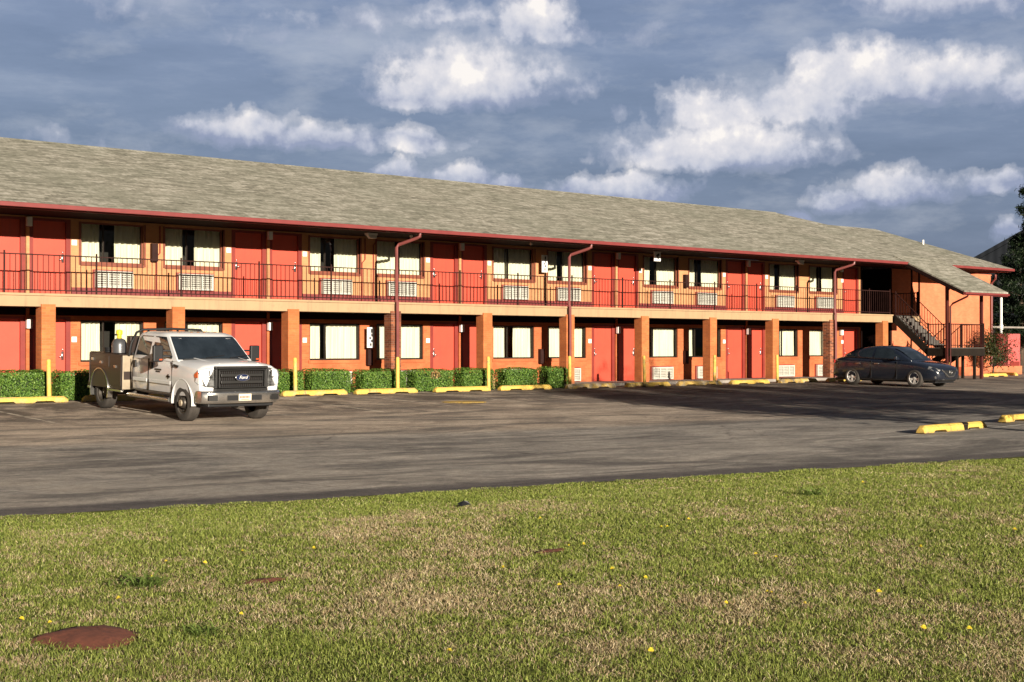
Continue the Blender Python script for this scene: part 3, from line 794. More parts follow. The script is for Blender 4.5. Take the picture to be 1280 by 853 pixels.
# ------------------------------------------------------------------ outdoor staircase with its own roof and posts
S0 = (54., 34.6, 0.)
st = thing('staircase', 'dark steel switchback staircase with half landing under a shingled lean-to roof', 'staircase', S0)
def spart(mb, name, m, **k): return mb.build(name, m, st, off=S0, **k)
LZ = 1.35; ua, ub, uc, ud = 52.62, 53.85, 54.05, 55.25; DT, DB, DF = 36.0, 34.3, 33.2
for u in (ua, ub-.05):
    mb = MB(); mb.prism([(u,DT,2.80),(u,DT,2.42),(u,DB,LZ-.38),(u,DB,LZ+.02)], (.06,0,0)); spart(mb, 'stringer', M['stair_dark'])
for u in (uc, ud-.06):
    mb = MB(); mb.prism([(u,DB+.01,LZ+.0),(u,DB+.01,LZ-.38),(u,DB+1.7,-.05),(u,DB+2.0,-.05)], (.06,0,0)); spart(mb, 'stringer', M['stair_dark'])
n = 8
for i in range(n):
    t = (i+.5)/n; d = DT+(DB-DT)*t; z = 2.80+(LZ-2.80)*(i+1)/(n+1)
    mb = MB(); mb.box(ua+.061, ub-.051, d-.13, d+.13, z-.05, z); mb.box(ua+.061, ub-.051, d+.08, d+.13, z-.0, z+.12); spart(mb, 'tread', M['tread'])
    d = DB+.1+1.75*t; z = LZ-(LZ)*(i+1)/(n+1)
    mb = MB(); mb.box(uc+.061, ud-.061, d-.13, d+.13, z-.05, z); spart(mb, 'tread', M['tread'])
mb = MB(); mb.box(ua, ud, DF, DB, LZ-.07, LZ); spart(mb, 'landing', M['tread'])
mb = MB(); mb.box(ua, ud, DF-.03, DF-.001, LZ-.36, LZ-.03); mb.box(ud+.001, ud+.04, DF, DB, LZ-.36, LZ-.03); mb.box(ua-.04, ua-.001, DF, DB, LZ-.36, LZ-.03); spart(mb, 'landing_beam', M['stair_dark'])
for u, d in ((54.55,DF+.06),(53.2,DF+.06),(ud-.1,DB-.1)):
    mb = MB(); mb.box(u-.05,u+.05,d-.05,d+.05,-.2,LZ-.071); spart(mb, 'leg', M['stair_dark'])
# lean-to posts and roof
for u in (ua-.02, ud+.02):
    mb = MB(); mb.box(u-.06,u+.06,33.3,33.42,-.2,4.05); mb.prism([(u-.06,33.32,3.75),(u-.06,33.1,4.0),(u-.06,33.32,4.02)], (.12,0,0)); spart(mb, 'roof_post', M['post_dark'], bevel=.01)
zt = lambda d: 3.70+.475*(d-32.4)
mb = MB(); mb.prism([(52.3,32.36,zt(32.36)),(55.75,32.36,zt(32.36)),(55.75,35.8,zt(35.8)),(52.3,35.8,zt(35.8))], (0,0,.06)); spart(mb, 'lean_to_roof', M['shingle'])
for u in (52.3, 55.70):
    mb = MB(); mb.prism([(u,32.42,zt(32.42)-.16),(u,35.6,zt(35.6)-.16),(u,35.6,zt(35.6)-.002),(u,32.42,zt(32.42)-.002)], (.05,0,0)); spart(mb, 'rake_board', M['soffit'])
mb = MB(); mb.box(52.3,55.75,32.36,32.41,zt(32.36)-.13,zt(32.36)-.003); mb.box(52.3,55.75,32.28,32.358,zt(32.36)-.09,zt(32.36)-.01); spart(mb, 'eave_fascia', M['maroon'], bevel=.008)
mb = MB(); mb.prism([(52.36,32.42,zt(32.42)-.05),(55.69,32.42,zt(32.42)-.05),(55.69,36.0,zt(36.)-.05),(52.36,36.0,zt(36.)-.05)], (0,0,.02)); spart(mb, 'roof_underside', M['soffit'])
for u in (ua-.02, ud+.02):
    mb = MB(); mb.prism([(u-.05,33.0,zt(33.0)-.24),(u-.05,36,zt(36)-.24),(u-.05,36,zt(36)-.06),(u-.05,33.0,zt(33.)-.06)], (.1,0,0)); spart(mb, 'roof_beam', M['soffit'])
mb = MB(); mb.tube([(52.55,32.32,3.6),(52.55,32.36,3.5),(52.62,33.1,3.22),(52.62,33.22,3.1),(52.62,33.22,.1)], .04, 8); spart(mb, 'downspout', M['post_dark'], auto=40)
# stair railings
def slope_rail(u, d0, z0, d1, z1, n):
    mb = MB(); mb.tube([(u,d0,z0+.95),(u,d1,z1+.95)], .02, 6); mb.tube([(u,d0,z0+.12),(u,d1,z1+.12)], .014, 6)
    for i in range(n+1):
        t = i/n; r = .022 if i in (0, n) else .008
        d, z = d0+(d1-d0)*t, z0+(z1-z0)*t; mb.box(u-r,u+r,d-r,d+r,z+(-.1 if r > .01 else .12),z+(1.02 if r > .01 else .95))
    spart(mb, 'handrail', M['railing'])
slope_rail(ua+.03, DT-.05, 2.8, DB, LZ, 12); slope_rail(ub-.02, DT-.05, 2.8, DB, LZ, 12)
slope_rail(uc+.03, DB+.05, LZ, DB+1.75, .05, 12); slope_rail(ud-.03, DB+.05, LZ, DB+1.75, .05, 12)
def flat_rail(p, q, z, n, name='landing_railing'):
    mb = MB(); p, q = Vector((*p, z)), Vector((*q, z))
    for h, r in ((1.0,.02),(.1,.014)): mb.tube([p+Vector((0,0,h)), q+Vector((0,0,h))], r, 6)
    for i in range(n+1):
        c = p.lerp(q, i/n); r = .022 if i in (0, n) else .008; mb.box(c.x-r,c.x+r,c.y-r,c.y+r,z+.0,z+(1.06 if r > .01 else 1.0))
    spart(mb, name, M['railing'])
flat_rail((ua,DF+.04), (ud,DF+.04), LZ, 19); flat_rail((ud-.02,DF+.08), (ud-.02,DB), LZ, 8); flat_rail((ua+.02,DF+.08),(ua+.02,DB),LZ,8)
flat_rail((53.98,36.05), (54.55,36.05), FL, 4, 'upper_railing'); flat_rail((54.55,36.1), (54.55,WD-.1), FL, 10, 'upper_railing')
for u in (54.0, 54.57):
    mb = MB(); mb.box(u-.03,u+.03,36.0,36.06,2.81,4.96); spart(mb, 'upper_post', M['railing'])
# ------------------------------------------------------------------ wheel stops
def stop_mesh(L, seed):
    """cast concrete parking stop: chamfered ends, sloped sides, two drain notches underneath"""
    rng = random.Random(seed); h = .155; xs = [-L/2, -L/2+.09, -L/2+.34, -L/2+.40, -L/2+.82, -L/2+.88, L/2-.88, L/2-.82, L/2-.40, L/2-.34, L/2-.09, L/2]
    rings = []
    for i, x in enumerate(xs):
        zb = .045 if i in (3,4,7,8) else 0.
        top = h*(.62 if i in (0, 11) else 1); wd = .105 if i in (0, 11) else .12
        j = lambda: rng.uniform(-.004, .004)
        rings.append([(x, -wd, zb), (x, -wd*.78+j(), top*.72), (x, -wd*.42, top+j()), (x, wd*.42, top+j()), (x, wd*.78+j(), top*.72), (x, wd, zb)])
    mb = MB(); mb.loft(rings); return mb
WS = [(12.1,14.32,0,'yellow wheel stop with clean paint before the leftmost hedge, left of the white truck'),
      (14.74,16.96,0,'yellow wheel stop half hidden by the rear wheel of the white truck'),
      (20.55,22.72,0,'yellow wheel stop just right of the white truck, at a bollard between two hedges'),
      (23.03,25.24,0,'yellow wheel stop with a bollard standing behind its right half, beside the first downspout'),
      (25.94,28.09,0,'yellow wheel stop behind the small yellow cover painted on the asphalt'),
      (28.52,30.71,0,'worn yellow wheel stop in front of the wide dark hedge under a lower window'),
      (31.42,33.65,1,'scuffed yellow wheel stop in a painted shade tone at the foot of the brick column with the second downspout'),
      (34.22,36.34,0,'yellow wheel stop with a bollard at its middle, right of the lower middle doors'),
      (36.8,39.07,1,'tan wheel stop in a painted shade tone before the lower window beside a maroon wall box'),
      (39.64,41.8,0,'yellow wheel stop before the lower doors darkened by tree shade'),
      (42.47,44.73,1,'worn wheel stop in a painted shade tone on which the shadow of the dark sedan falls'),
      (45.45,47.6,0,'yellow wheel stop half hidden behind the rear of the dark sedan')]
for i, (a, b, m, lab) in enumerate(WS):
    u = (a+b)/2; rng = random.Random(i)
    o = stop_mesh(b-a, i).build('wheel_stop', M['shaded_stop'] if m else M['yellow'], bevel=.012)
    o.location = (u, 34.2, gz(u, 34.2)-.002); o.rotation_euler = (0, 0, R(rng.uniform(-.9, .9)))
    tag(o, lab, 'wheel stop', 'wheel stops along the motel walkway')
# two loose rows farther out
for u, d, L, r, lab in ((25.5,16.05,2.6,4.,'yellow wheel stop with a dark bare band across it, alone in the open lot'),
                        (29.35,16.6,2.3,4.,'yellow wheel stop cut by the right edge of the photo, in the open lot')):
    o = stop_mesh(L, int(u)).build('wheel_stop', M['yellow'], bevel=.012)
    o.location = (u, d, gz(u, d)); o.rotation_euler = (0,0,R(r)); tag(o, lab, 'wheel stop', 'wheel stops in the middle of the lot')
    if u < 26:
        o.name = 'wheel_stop'
        k = MB(); k.prism([(.28,-.1215,.0),(.52,-.1215,.0),(.52,-.094,.113),(.52,-.05,.1575),(.52,.05,.1575),(.28,.05,.1575),(.28,-.05,.1575),(.28,-.094,.113)][:2]+[(.52,-.096,.112),(.28,-.096,.112)], (0,.003,0))
        k.quad((.28,-.097,.114),(.52,-.097,.114),(.52,-.052,.159),(.28,-.052,.159)); k.quad((.28,-.052,.159),(.52,-.052,.159),(.52,.052,.159),(.28,.052,.159))
        k.build('bare_band', M['stair_dark'], o)
for u, d, L, lab in ((58.9,34.9,2.05,'yellow wheel stop below the leafy shrub at the wing corner'),(61.9,36.2,1.9,'yellow wheel stop end showing beside the red cabinet at the far right')):
    o = stop_mesh(L, int(u)).build('wheel_stop', M['yellow'], bevel=.012)
    o.location = (u, d, 0); tag(o, lab, 'wheel stop', 'wheel stops at the wing of the motel')
    if u > 60: o.rotation_euler = (0,0,R(70))

# ------------------------------------------------------------------ bollards
bm_ = MB(); bm_.lathe([(.057,-.2),(.057,1.03),(.05,1.065),(.03,1.085),(.0,1.09)], n=18); bme = bm_.mesh('bollard', M['yellow'], False)
BOL = [(13.99,'left of the white truck, between two hedges'),(21.2,'just right of the white truck, against a brick column'),
       (24.79,'in front of the column with the first downspout'),(28.35,'behind the right end of the wheel stop near the yellow cover'),
       (31.88,'at the foot of the second downspout, before the scuffed wheel stop'),(35.45,'before the column right of the middle lower door pair'),
       (39.12,'left of the shaded lower doors'),(42.76,'beside the dark mixed-brick column, left of the dark sedan'),(54.55,'mostly hidden behind the dark sedan, under the stair landing')]
for u, lab in BOL:
    d = 34.52
    o = bpy.data.objects.new('bollard', bme); COL.objects.link(o); o.location = (u, d, gz(u, d)); o.rotation_euler = (R(random.uniform(-1.2,1.2)), R(random.uniform(-1.2,1.2)), 0)
    tag(o, 'yellow pipe bollard '+lab, 'bollard', 'yellow bollards along the walkway')
    smooth_by_angle(o, 40) if u < 14 else None

# yellow painted utility cover
cv = MB(); cv.lathe([(.0,.0),(.62,.0),(.62,.012),(.56,.02),(.0,.02)], n=28)
o = cv.build('utility_cover', M['yellow']); o.location = (24.0,30.3,gz(24.0,30.3)+.002); tag(o, 'round yellow painted utility cover set in the asphalt', 'utility cover')

# ------------------------------------------------------------------ clipped hedges
def green(rng, n, base=((.066,.135,.02),(.12,.225,.036),(.215,.33,.06)), w=(.35,.45,.2)):
    i = rng.choice(len(base), n, p=w); c = np.array(base)[i]
    return c*rng.uniform(.75, 1.25, (n,1))
M['hedge_core'] = simple('dark_hedge_twigs', (.02,.035,.01), 1., var=.4, vscale=20)
def hedge(u0, u1, d0, d1, h, seed, label, bald=None):
    rng = np.random.RandomState(seed); L = u1-u0; W = d1-d0; uc, dc = (u0+u1)/2, (d0+d1)/2
    t = thing('hedge', label, 'hedge', (uc, dc, gz(uc, dc)), group='clipped hedges along the walkway')
    n = int(8200*L*h/1.2)
    # points near the surface of a lumpy rounded block
    face = rng.choice(4, n, p=[.42,.26,.16,.16]); a = rng.uniform(-1,1,n); b = rng.uniform(0,1,n)
    x = np.where(face < 2, a*L/2, np.where(face == 2, -L/2, L/2)); y = np.where(face == 0, -W/2, np.where(face == 1, rng.uniform(-W/2,W/2,n), a*W/2))
    z = np.where(face == 1, h, b*h)
    inn = rng.uniform(0, 1, n)**2*.16
    lump = (fbm(x*2.3+seed*3, z*2.6+y*2, seed)-.5)*.10+(fbm(x*7+seed, z*7+y*5, seed+9)-.5)*.07
    nx = np.where(face == 2, -1, np.where(face == 3, 1, 0)); ny = np.where(face == 0, -1, 0); nz = np.where(face == 1, 1, 0)
    off = lump-inn
    # soften the block's edges
    ex = np.clip((np.abs(x)-(L/2-.13))/.13, 0, 1); ez = np.clip((z-(h-.12))/.12, 0, 1); ey = np.clip((np.abs(y)-(W/2-.12))/.12, 0, 1)
    x = x-np.sign(x)*(.05*ez*ex+.05*ey*ex)+nx*off; y = y-np.sign(y)*(.05*ez*ey+.04*ex*ey)+ny*off; z = z-.06*ez*np.maximum(ex, ey)+nz*off
    p = np.stack([x,y,np.maximum(z,.03)],1); nr = np.stack([nx,ny,nz+.35],1).astype(float)
    c = green(rng, n)
    keep = (rng.rand(n) > .02)
    if bald is not None:
        bd = ((x-bald[0])/bald[2])**2+((z-bald[1])/bald[3])**2
        dry = bd < 1+rng.normal(0,.3,n); c[dry] = np.array([.40,.27,.10])*rng.uniform(.6,1.3,(dry.sum(),1)); keep &= ~(dry & (rng.rand(n) < .4))
    inst('foliage', leaf_mesh('foliage', p[keep], nr[keep], .026, c[keep], M['leaves'], rng, jit=.5), t)
    core = MB(); core.box(-L/2+.13, L/2-.13, -W/2+.13, W/2-.13, .0, h-.14); core.build('core', M['hedge_core'], t, bevel=.05)
    for i in range(max(3, int(L*4))):
        mb = MB(); x0 = rng.uniform(-L/2+.1, L/2-.1); y0 = rng.uniform(-W/2+.06, W/2-.1)
        mb.tube([(x0,y0,-.02),(x0+rng.uniform(-.06,.06),y0,h*.5)], [.012,.007], 5); mb.build('stem', M['bark'], t)
HG = [(9.0,14.22,.80,'long dark green clipped hedge at the left edge, left of the first bollard',None),
      (14.40,15.55,.78,'narrow clipped hedge between the first bollard and the rear of the truck',None),
      (19.3,21.75,.72,'clipped hedge behind the nose of the truck',None),
      (21.95,23.38,.73,'bushy clipped hedge left of a white air conditioner, right of the truck',None),
      (23.76,25.38,.70,'neat clipped hedge left of the first downspout and bollard',None),
      (25.68,27.24,.70,'clipped hedge with a dry tan patch in it',(.05,.52,.20,.13)),
      (27.58,28.95,.70,'clipped hedge with a browned right end at a bollard',(.70,.30,.2,.3)),
      (29.38,30.78,.70,'dense dark clipped hedge under a lower window, right of a bollard',None),
      (31.2,32.2,.72,'short clipped hedge left of the second downspout',None)]
for i, (a, b, h, lab, bald) in enumerate(HG): hedge(a, b, 34.85, 35.62, h, 20+i, lab, bald)

# ------------------------------------------------------------------ shrub at the wing corner
def twig_tree(name, label, cat, loc_, h, rad, z0, seed, nleaf, leaf, trunk_r, base, w, group=None, gap=.0, limbs=9, squash=1.):
    rng = np.random.RandomState(seed); t = thing(name, label, cat, loc_, group=group)
    tr = MB(); r0 = trunk_r
    tr.tube([(0,0,-.15),(rng.normal(0,.02)*h,rng.normal(0,.02)*h,h*.3),(rng.normal(0,.03)*h,rng.normal(0,.03)*h,h*.62),(rng.normal(0,.04)*h,rng.normal(0,.04)*h,h*.92)], [r0*1.25,r0,r0*.6,r0*.15], 9)
    tips = []
    for i in range(limbs):
        a = i*2.4+rng.uniform(-.4,.4); zb = z0+(h-z0)*(.0+.65*i/limbs); L = rad*rng.uniform(.75,1.15)*(1-.35*i/limbs)
        p0 = Vector((0,0,zb)); p1 = p0+Vector((math.cos(a)*L*.55, math.sin(a)*L*.55, L*.35)); p2 = p0+Vector((math.cos(a)*L, math.sin(a)*L, L*rng.uniform(.45,.8)))
        tr.tube([p0,p1,p2], [r0*.45,r0*.28,r0*.08], 6); tips += [p1,p2,(p0+p1)/2, (p1+p2)/2]
    tips.append(Vector((0,0,h*.93)))
    tr.build('trunk', M['bark'], t, smooth=True)
    tp = np.array([tuple(q) for q in tips]); k = rng.choice(len(tp), nleaf); s = rad*.30
    p = tp[k]+rng.normal(0, 1, (nleaf,3))*np.array([s,s,s*.85])*rng.uniform(.5,1.,(nleaf,1))
    # twig clusters: pull leaves toward random sub-centres so that gaps show
    sub = tp[rng.choice(len(tp), 160)]+rng.normal(0, s*1.15, (160,3)); j = rng.choice(160, nleaf)
    p = p*.25+sub[j]*.75+rng.normal(0, s*.22, (nleaf,3))
    p[:,2] = np.clip(p[:,2], z0*.5+.05, h*1.04)
    nr = p-np.array([0,0,h*.45]); nr /= np.linalg.norm(nr,axis=1)[:,None]+1e-6; nr[:,2] += .5
    inst('crown', leaf_mesh('crown', p, nr, leaf, green(rng, nleaf, base, w), M['leaves'], rng), t)
    return t
G1 = ((.03,.065,.012),(.06,.11,.022),(.10,.14,.035))
twig_tree('shrub', 'loose leafy shrub at the right corner of the motel wing, beside a red cabinet', 'shrub', (61.5,36.5,0), 2.4, 1.0, .5, 3, 4200, .05, .035, ((.03,.045,.013),(.05,.065,.022),(.10,.085,.035)), (.4,.4,.2))
# street trees beyond the right edge of the frame, they shade the lot and the lower doors
for i, (u, d, h, r) in enumerate(((25.2,9.9,7.0,2.3),(28.6,9.3,7.5,2.4),(32.2,8.7,7.1,2.4),(35.6,8.0,6.6,2.1))):
    twig_tree('shade_tree', ('leafy tree nearest to the lawn camera side of the row','full leafy tree second in the lawn row','broad leafy tree third in the lawn row','small leafy tree at the far end of the lawn row')[i], 'tree',
              (u, d, float(lawn_z(np.array(u), np.array(min(d, lawn_edge(u)))))), h, r, 1.7, 40+i, 9000, .10, .12, G1, (.35,.45,.2), 'trees along the lawn edge', limbs=13)

# ------------------------------------------------------------------ pine at the right edge
def pine(label, loc_, h, rad, seed, n):
    rng = np.random.RandomState(seed); t = thing('pine_tree', label, 'pine tree', loc_)
    tr = MB(); tr.tube([(0,0,-.2),(.05,0,h*.4),(-.05,.05,h*.75),(0,0,h*.99)], [.2,.15,.08,.02], 9)
    P_ = []; 
    nb = 46
    for i in range(nb):
        f = (i+.5)/nb; z = h*(.16+.82*f); L = rad*(1-f)**.75*rng.uniform(.65,1.12)+.25; a = i*2.399+rng.uniform(-.3,.3)
        d = np.array([math.cos(a), math.sin(a), .22-.25*(1-f)])
        e = np.array([0,0,z])+d*L
        tr.tube([(0,0,z), tuple(np.array([0,0,z])+d*L*.55), tuple(e+np.array([0,0,.12*L]))], [.045*(1-f)+.015,.02,.006], 5)
        m = max(4, int(7*L))
        for q in range(m):
            g = rng.uniform(.25, 1.05); c = np.array([0,0,z])+d*L*g+np.array([0,0,.12*L*g*g])+rng.normal(0,.10+.08*L,3)*np.array([1,1,.45])
            P_.append(c)
    tr.build('trunk', M['bark'], t, smooth=True)
    P_ = np.array(P_); k = rng.choice(len(P_), n); p = P_[k]+rng.normal(0,.13,(n,3))
    nr = rng.normal(0,1,(n,3))
    inst('crown', leaf_mesh('crown', p, nr, .12, green(rng, n, ((.007,.015,.006),(.013,.026,.009),(.028,.045,.017)), (.5,.35,.15)), M['leaves'], rng, aspect=.22), t)
pine('tall dark pine at the right edge before the dark metal building', (76.4,42.0,0), 12.8, 2.7, 5, 44000)
pine('low dark pine below the tall one, screening the dark metal building', (81.6,46.5,0), 8.4, 3.0, 8, 26000)

# ------------------------------------------------------------------ right-hand background
bd = thing('metal_building', 'dark grey metal building with a steep gable behind the pines', 'building', (89.7, 55., 0.), (0,0,R(-58)))
zb_, pt = 7.5, .57
mb = MB(); mb.prism([(.4,0,-.3),(26,0,-.3),(26,0,zb_),(13.2,0,zb_+12.8*pt),(.4,0,zb_)], (0,18,0)); mb.build('wall', M['dark_metal_wall'], bd)
for s_ in (0, 1):
    xa, xb = (-.1, 13.2) if s_ == 0 else (26.5, 13.2); za = zb_-.28
    mb = MB(); mb.prism([(xa,-.7,za),(xb,-.7,za+13.3*pt),(xb,-.7,za+13.3*pt+.32),(xa,-.7,za+.32)], (0,19.4,0)); mb.build('roof', M['dark_metal_wall'], bd)
mb = MB(); mb.box(4.6,7.4,-.06,-.01,1.6,4.4); wn = mb.build('window', M['black'], bd)
mb = MB(); mb.box(4.4,4.59,-.1,-.01,1.5,4.6); mb.box(7.41,7.6,-.1,-.01,1.5,4.6); mb.box(4.6,7.4,-.1,-.01,4.41,4.6); mb.build('window_frame', M['mull'], wn)
t = thing('pipe_barrier', 'white steel post with a white horizontal pipe at the right edge', 'pipe barrier', (68.2,40,0))
mb = MB(); mb.tube([(0,0,-.1),(0,0,4.0)], .075, 12); mb.build('post', M['white'], t, auto=40)
mb = MB(); mb.tube([(-2.0,0,2.42),(9,0,2.42)], .055, 10); mb.build('rail', M['concrete'], t, auto=40)
mb = MB(); mb.lathe([(.10,2.3),(.12,2.36),(.12,2.5),(.10,2.55)], n=12); mb.build('clamp', M['white'], t, auto=40)
mb = MB(); mb.tube([(8.9,0,-.1),(8.9,0,2.42)], .06, 10); mb.build('post', M['white'], t, auto=40)
def cabinet(u, d, w_, h, label):
    t = thing('cabinet', label, 'cabinet', (u, d, 0), group='faded red cabinets beside the wing')
    MB().box(-w_/2,w_/2,-.35,.35,.08,h).build('body', M['red_machine'], t, bevel=.03)
    MB().box(-w_/2+.06,w_/2-.06,-.37,-.351,.75,h-.08).build('door', M['red_machine'], t, bevel=.008)
    MB().box(w_/2-.14,w_/2-.11,-.40,-.371,1.,1.3).build('handle', M['steel'], t)
    MB().box(-w_/2+.04,w_/2-.04,-.3,.3,-.02,.079).build('plinth', M['black'], t)
    MB().box(-w_/2+.1,w_/2-.1,-.365,-.351,.2,.62).build('vent', M['jamb'], t)
cabinet(66.5,38.6,1.15,2.05,'faded red metal cabinet behind the leafy shrub, the only one seen whole')
cabinet(70.0,38.6,1.1,2.0,'faded red metal cabinet cut by the right edge of the photo')
t = thing('planter', 'terracotta planter with a small red-leaved plant between the red cabinets', 'planter', (67.2,37.2,0))
mb = MB(); mb.lathe([(.24,-.02),(.36,.62),(.39,.63),(.39,.72),(.34,.72),(.30,.6)], n=18); mb.build('pot', M['terra'], t, auto=40)
rng = np.random.RandomState(4); n = 260; p = np.stack([rng.normal(0,.14,n),rng.normal(0,.14,n),.7+np.abs(rng.normal(0,.28,n))],1)
inst('foliage', leaf_mesh('foliage', p, rng.normal(0,1,(n,3)), .05, np.array([[.35,.07,.05]])*rng.uniform(.6,1.3,(n,1)), M['leaves'], rng), t)
# low masonry strip by the shrub
mb = MB(); mb.box(60.0,65.4,37.2,37.5,-.1,.42); o = mb.build('low_wall', M['brick_wing'], bevel=.01); tag(o, 'low peach masonry wall under the leafy shrub at the wing corner', 'wall')

# ------------------------------------------------------------------ lawn: soil sheet, blades, flowers, dirt
sheet('lawn_ground', np.linspace(-22, 44, 133), np.linspace(0, 1, 61), lawn_z, M['lawn'], dmap=lambda u, t: -8+(lawn_edge(u)+.10*(fbm(u*1.7, u*0+3, 5)-.5)*2+8)*t)
MOUND = [(3.32,7.60,.30,.26,.05,'bare red dirt mound in the near left of the lawn'),(5.06,8.66,.16,.08,.012,'small bare red dirt patch in the lawn below the truck'),
         (7.56,8.41,.16,.06,.008,'dark bare dirt patch near the middle of the lawn')]
for u, d, a, b, h, lab in MOUND:
    rng = np.random.RandomState(int(u*10)); mb = MB(); rings = []; z = float(lawn_z(np.array(u), np.array(d)))
    ang = [2*math.pi*i/28 for i in range(28)]; rr = [1+.28*(vnoise(np.array([1.7*math.cos(t)+9]), np.array([1.7*math.sin(t)+u]), 3)[0]-.5)*2 for t in ang]
    for k, hh in ((1.15,-.02),(1,.012),(.8,.55),(.5,.85),(.2,1.0)):
        rings.append([(a*k*r*math.cos(t)*(1+rng.normal(0,.02)), b*k*r*math.sin(t), h*hh+.008+rng.normal(0,.003)) for t, r in zip(ang, rr)])
    mb.loft(rings); o = mb.build('dirt_mound', M['dirt'], smooth=True); o.location = (u, d, z); tag(o, lab, 'dirt mound', 'bare dirt patches in the lawn')

def lawn_blades():
    rng = np.random.RandomState(11)
    c, s_ = math.cos(math.pi/2-YAW), math.sin(math.pi/2-YAW)
    # density thins out smoothly with distance from the footpath side
    n = 1250000; y = (4**.7+(22**.7-4**.7)*rng.rand(n))**(1/.7); x = rng.uniform(-1, 1, n)*(.42*y+2.6)
    u = y*math.sin(YAW)+x*math.cos(YAW); d = y*math.cos(YAW)-x*math.sin(YAW)
    e = lawn_edge(u)-d
    ok = (e > -.06+.30*(fbm(u*2.5, d*2.5, 77)-.5)*2) & (d > -6)
    for mu, md, a, b, h, lab in MOUND:
        rr = ((u-mu)/a)**2+((d-md)/b)**2; ok &= rr > (.72 if h > .03 else .3)+rng.normal(0,.3,len(u))
    u, d, y, e = u[ok], d[ok], y[ok], e[ok]; n = len(u)
    z = lawn_z(u, d)
    dry = fbm(u*.55+3, d*.55, 31, 5); dry2 = fbm(u*2.2, d*2.2, 57, 4); clump = fbm(u*5.5, d*5.5, 91, 3)
    fine = fbm(u*9, d*9, 123, 3)
    pd = np.clip(.33+.13*np.clip((9.5-y)/3.5, -.6, 1)+1.7*(dry-.5)+1.3*(dry2-.5)+1.3*(fine-.5)-.50*np.clip(1.25-e/2.2, 0, 1), .06, .92)
    isdry = rng.rand(n) < pd
    straw = np.array([[.56,.45,.27],[.45,.34,.19],[.66,.55,.36],[.40,.27,.16]])[rng.choice(4, n, p=[.4,.3,.18,.12])]
    grn = np.array([[.205,.25,.048],[.29,.33,.075],[.12,.17,.03],[.38,.40,.12]])[rng.choice(4, n, p=[.35,.33,.17,.15])]
    col = np.where(isdry[:,None], straw, grn)*rng.uniform(.8,1.5,(n,1))
    lush = fbm(u*.9+40, d*.9, 66, 3) > .66
    h = (.013+.023*rng.rand(n))*(.6+.8*clump)*np.where(lush & ~isdry, 1.45, 1.)*(1-.35*np.clip(1-e/2.2,0,1))*(1-.5*np.clip(1-e/.4,0,1))
    h *= 1+.35*np.clip((y-8)/12, 0, 1)
    wd = (.0011+.0010*rng.rand(n))*(1+np.clip((y-6)/9, 0, 2))
    a = rng.uniform(0, 2*math.pi, n); lean = h*rng.uniform(.2, 1.5, n)*np.where(isdry, 1.35, .9)
    b = a+rng.normal(0,.9,n)
    dx, dy = np.cos(a), np.sin(a); px, py = -np.sin(b), np.cos(b)
    base = np.stack([u, d, z-.004], 1); side = np.stack([px*wd, py*wd, np.zeros(n)], 1)
    mid = base+np.stack([dx*lean*.35, dy*lean*.35, h*.62], 1); tip = base+np.stack([dx*lean, dy*lean, h*.62+h*.38*rng.uniform(-.3,1,n)], 1)
    v = np.stack([base-side, base+side, mid+side*.8, mid-side*.8, tip+side*.15, tip-side*.15], 1).reshape(-1,3)
    i = np.arange(n)[:,None]*6; f = np.concatenate([i+np.array([[0,1,2,3]]), i+np.array([[3,2,4,5]])], 0)
    cc = np.repeat(col, 6, 0).reshape(n,6,3).copy(); cc[:,4:] *= 1.1
    o = bpy.data.objects.new('grass', tri_mesh('grass', v, f, cc.reshape(-1,3), M['blades'])); COL.objects.link(o); tag(o, kind='stuff')
lawn_blades()

# broad-leaved weeds and dandelions
def weed(u, d, r, seed, label):
    rng = np.random.RandomState(seed); n = 110; vs, fs, cs = [], [], []
    for i in range(n):
        a = rng.uniform(0, 6.28); L = r*rng.uniform(.5,1.1); w_ = L*.055; tz = L*rng.uniform(.2,.75)
        dx, dy = math.cos(a), math.sin(a); o = len(vs); bx, by = rng.normal(0, r*.5, 2)
        vs += [(bx,by,0),(bx+dx*L*.5-dy*w_,by+dy*L*.5+dx*w_,tz*.8),(bx+dx*L,by+dy*L,tz),(bx+dx*L*.5+dy*w_,by+dy*L*.5-dx*w_,tz*.8)]
        fs.append((o,o+1,o+2,o+3)); cs += [np.array([.17,.24,.055])*rng.uniform(.7,1.4)]*4
    ob = bpy.data.objects.new('weed', tri_mesh('weed', np.array(vs), np.array(fs), np.array(cs), M['leaves'])); COL.objects.link(ob)
    ob.location = (u, d, float(lawn_z(np.array(u), np.array(d)))); tag(ob, label, 'weed', 'broad-leaved weeds in the lawn')
weed(4.3,8.97,.17,1,'dark broad-leaved weed tuft left of the middle of the lawn, above the dirt mound')
weed(12.65,9.69,.15,2,'dark broad-leaved weed tuft toward the right far part of the lawn')
weed(3.85,7.26,.10,3,'small bright weed just right of the red dirt mound')
mp, ntp, bp_ = mat('dandelion_yellow'); bp_.inputs['Base Color'].default_value = (.86,.68,.04,1); bp_.inputs['Roughness'].default_value = .8
fl = MB(); 
for k in range(3):
    for i in range(12):
        a = 2*math.pi*(i+.5*k)/12; r = .020-.005*k; z = .045+.004*k
        fl.quad((0,0,z-.004),(r*math.cos(a-.2),r*math.sin(a-.2),z+.003*k),(r*1.12*math.cos(a),r*1.12*math.sin(a),z+.002+.003*k),(r*math.cos(a+.2),r*math.sin(a+.2),z+.003*k))
fl.slot(1); fl.tube([(0,0,-.01),(.004,0,.042)], .0025, 5)
fm_ = fl.mesh('dandelion', [mp, M['bark']])
rng = random.Random(12)
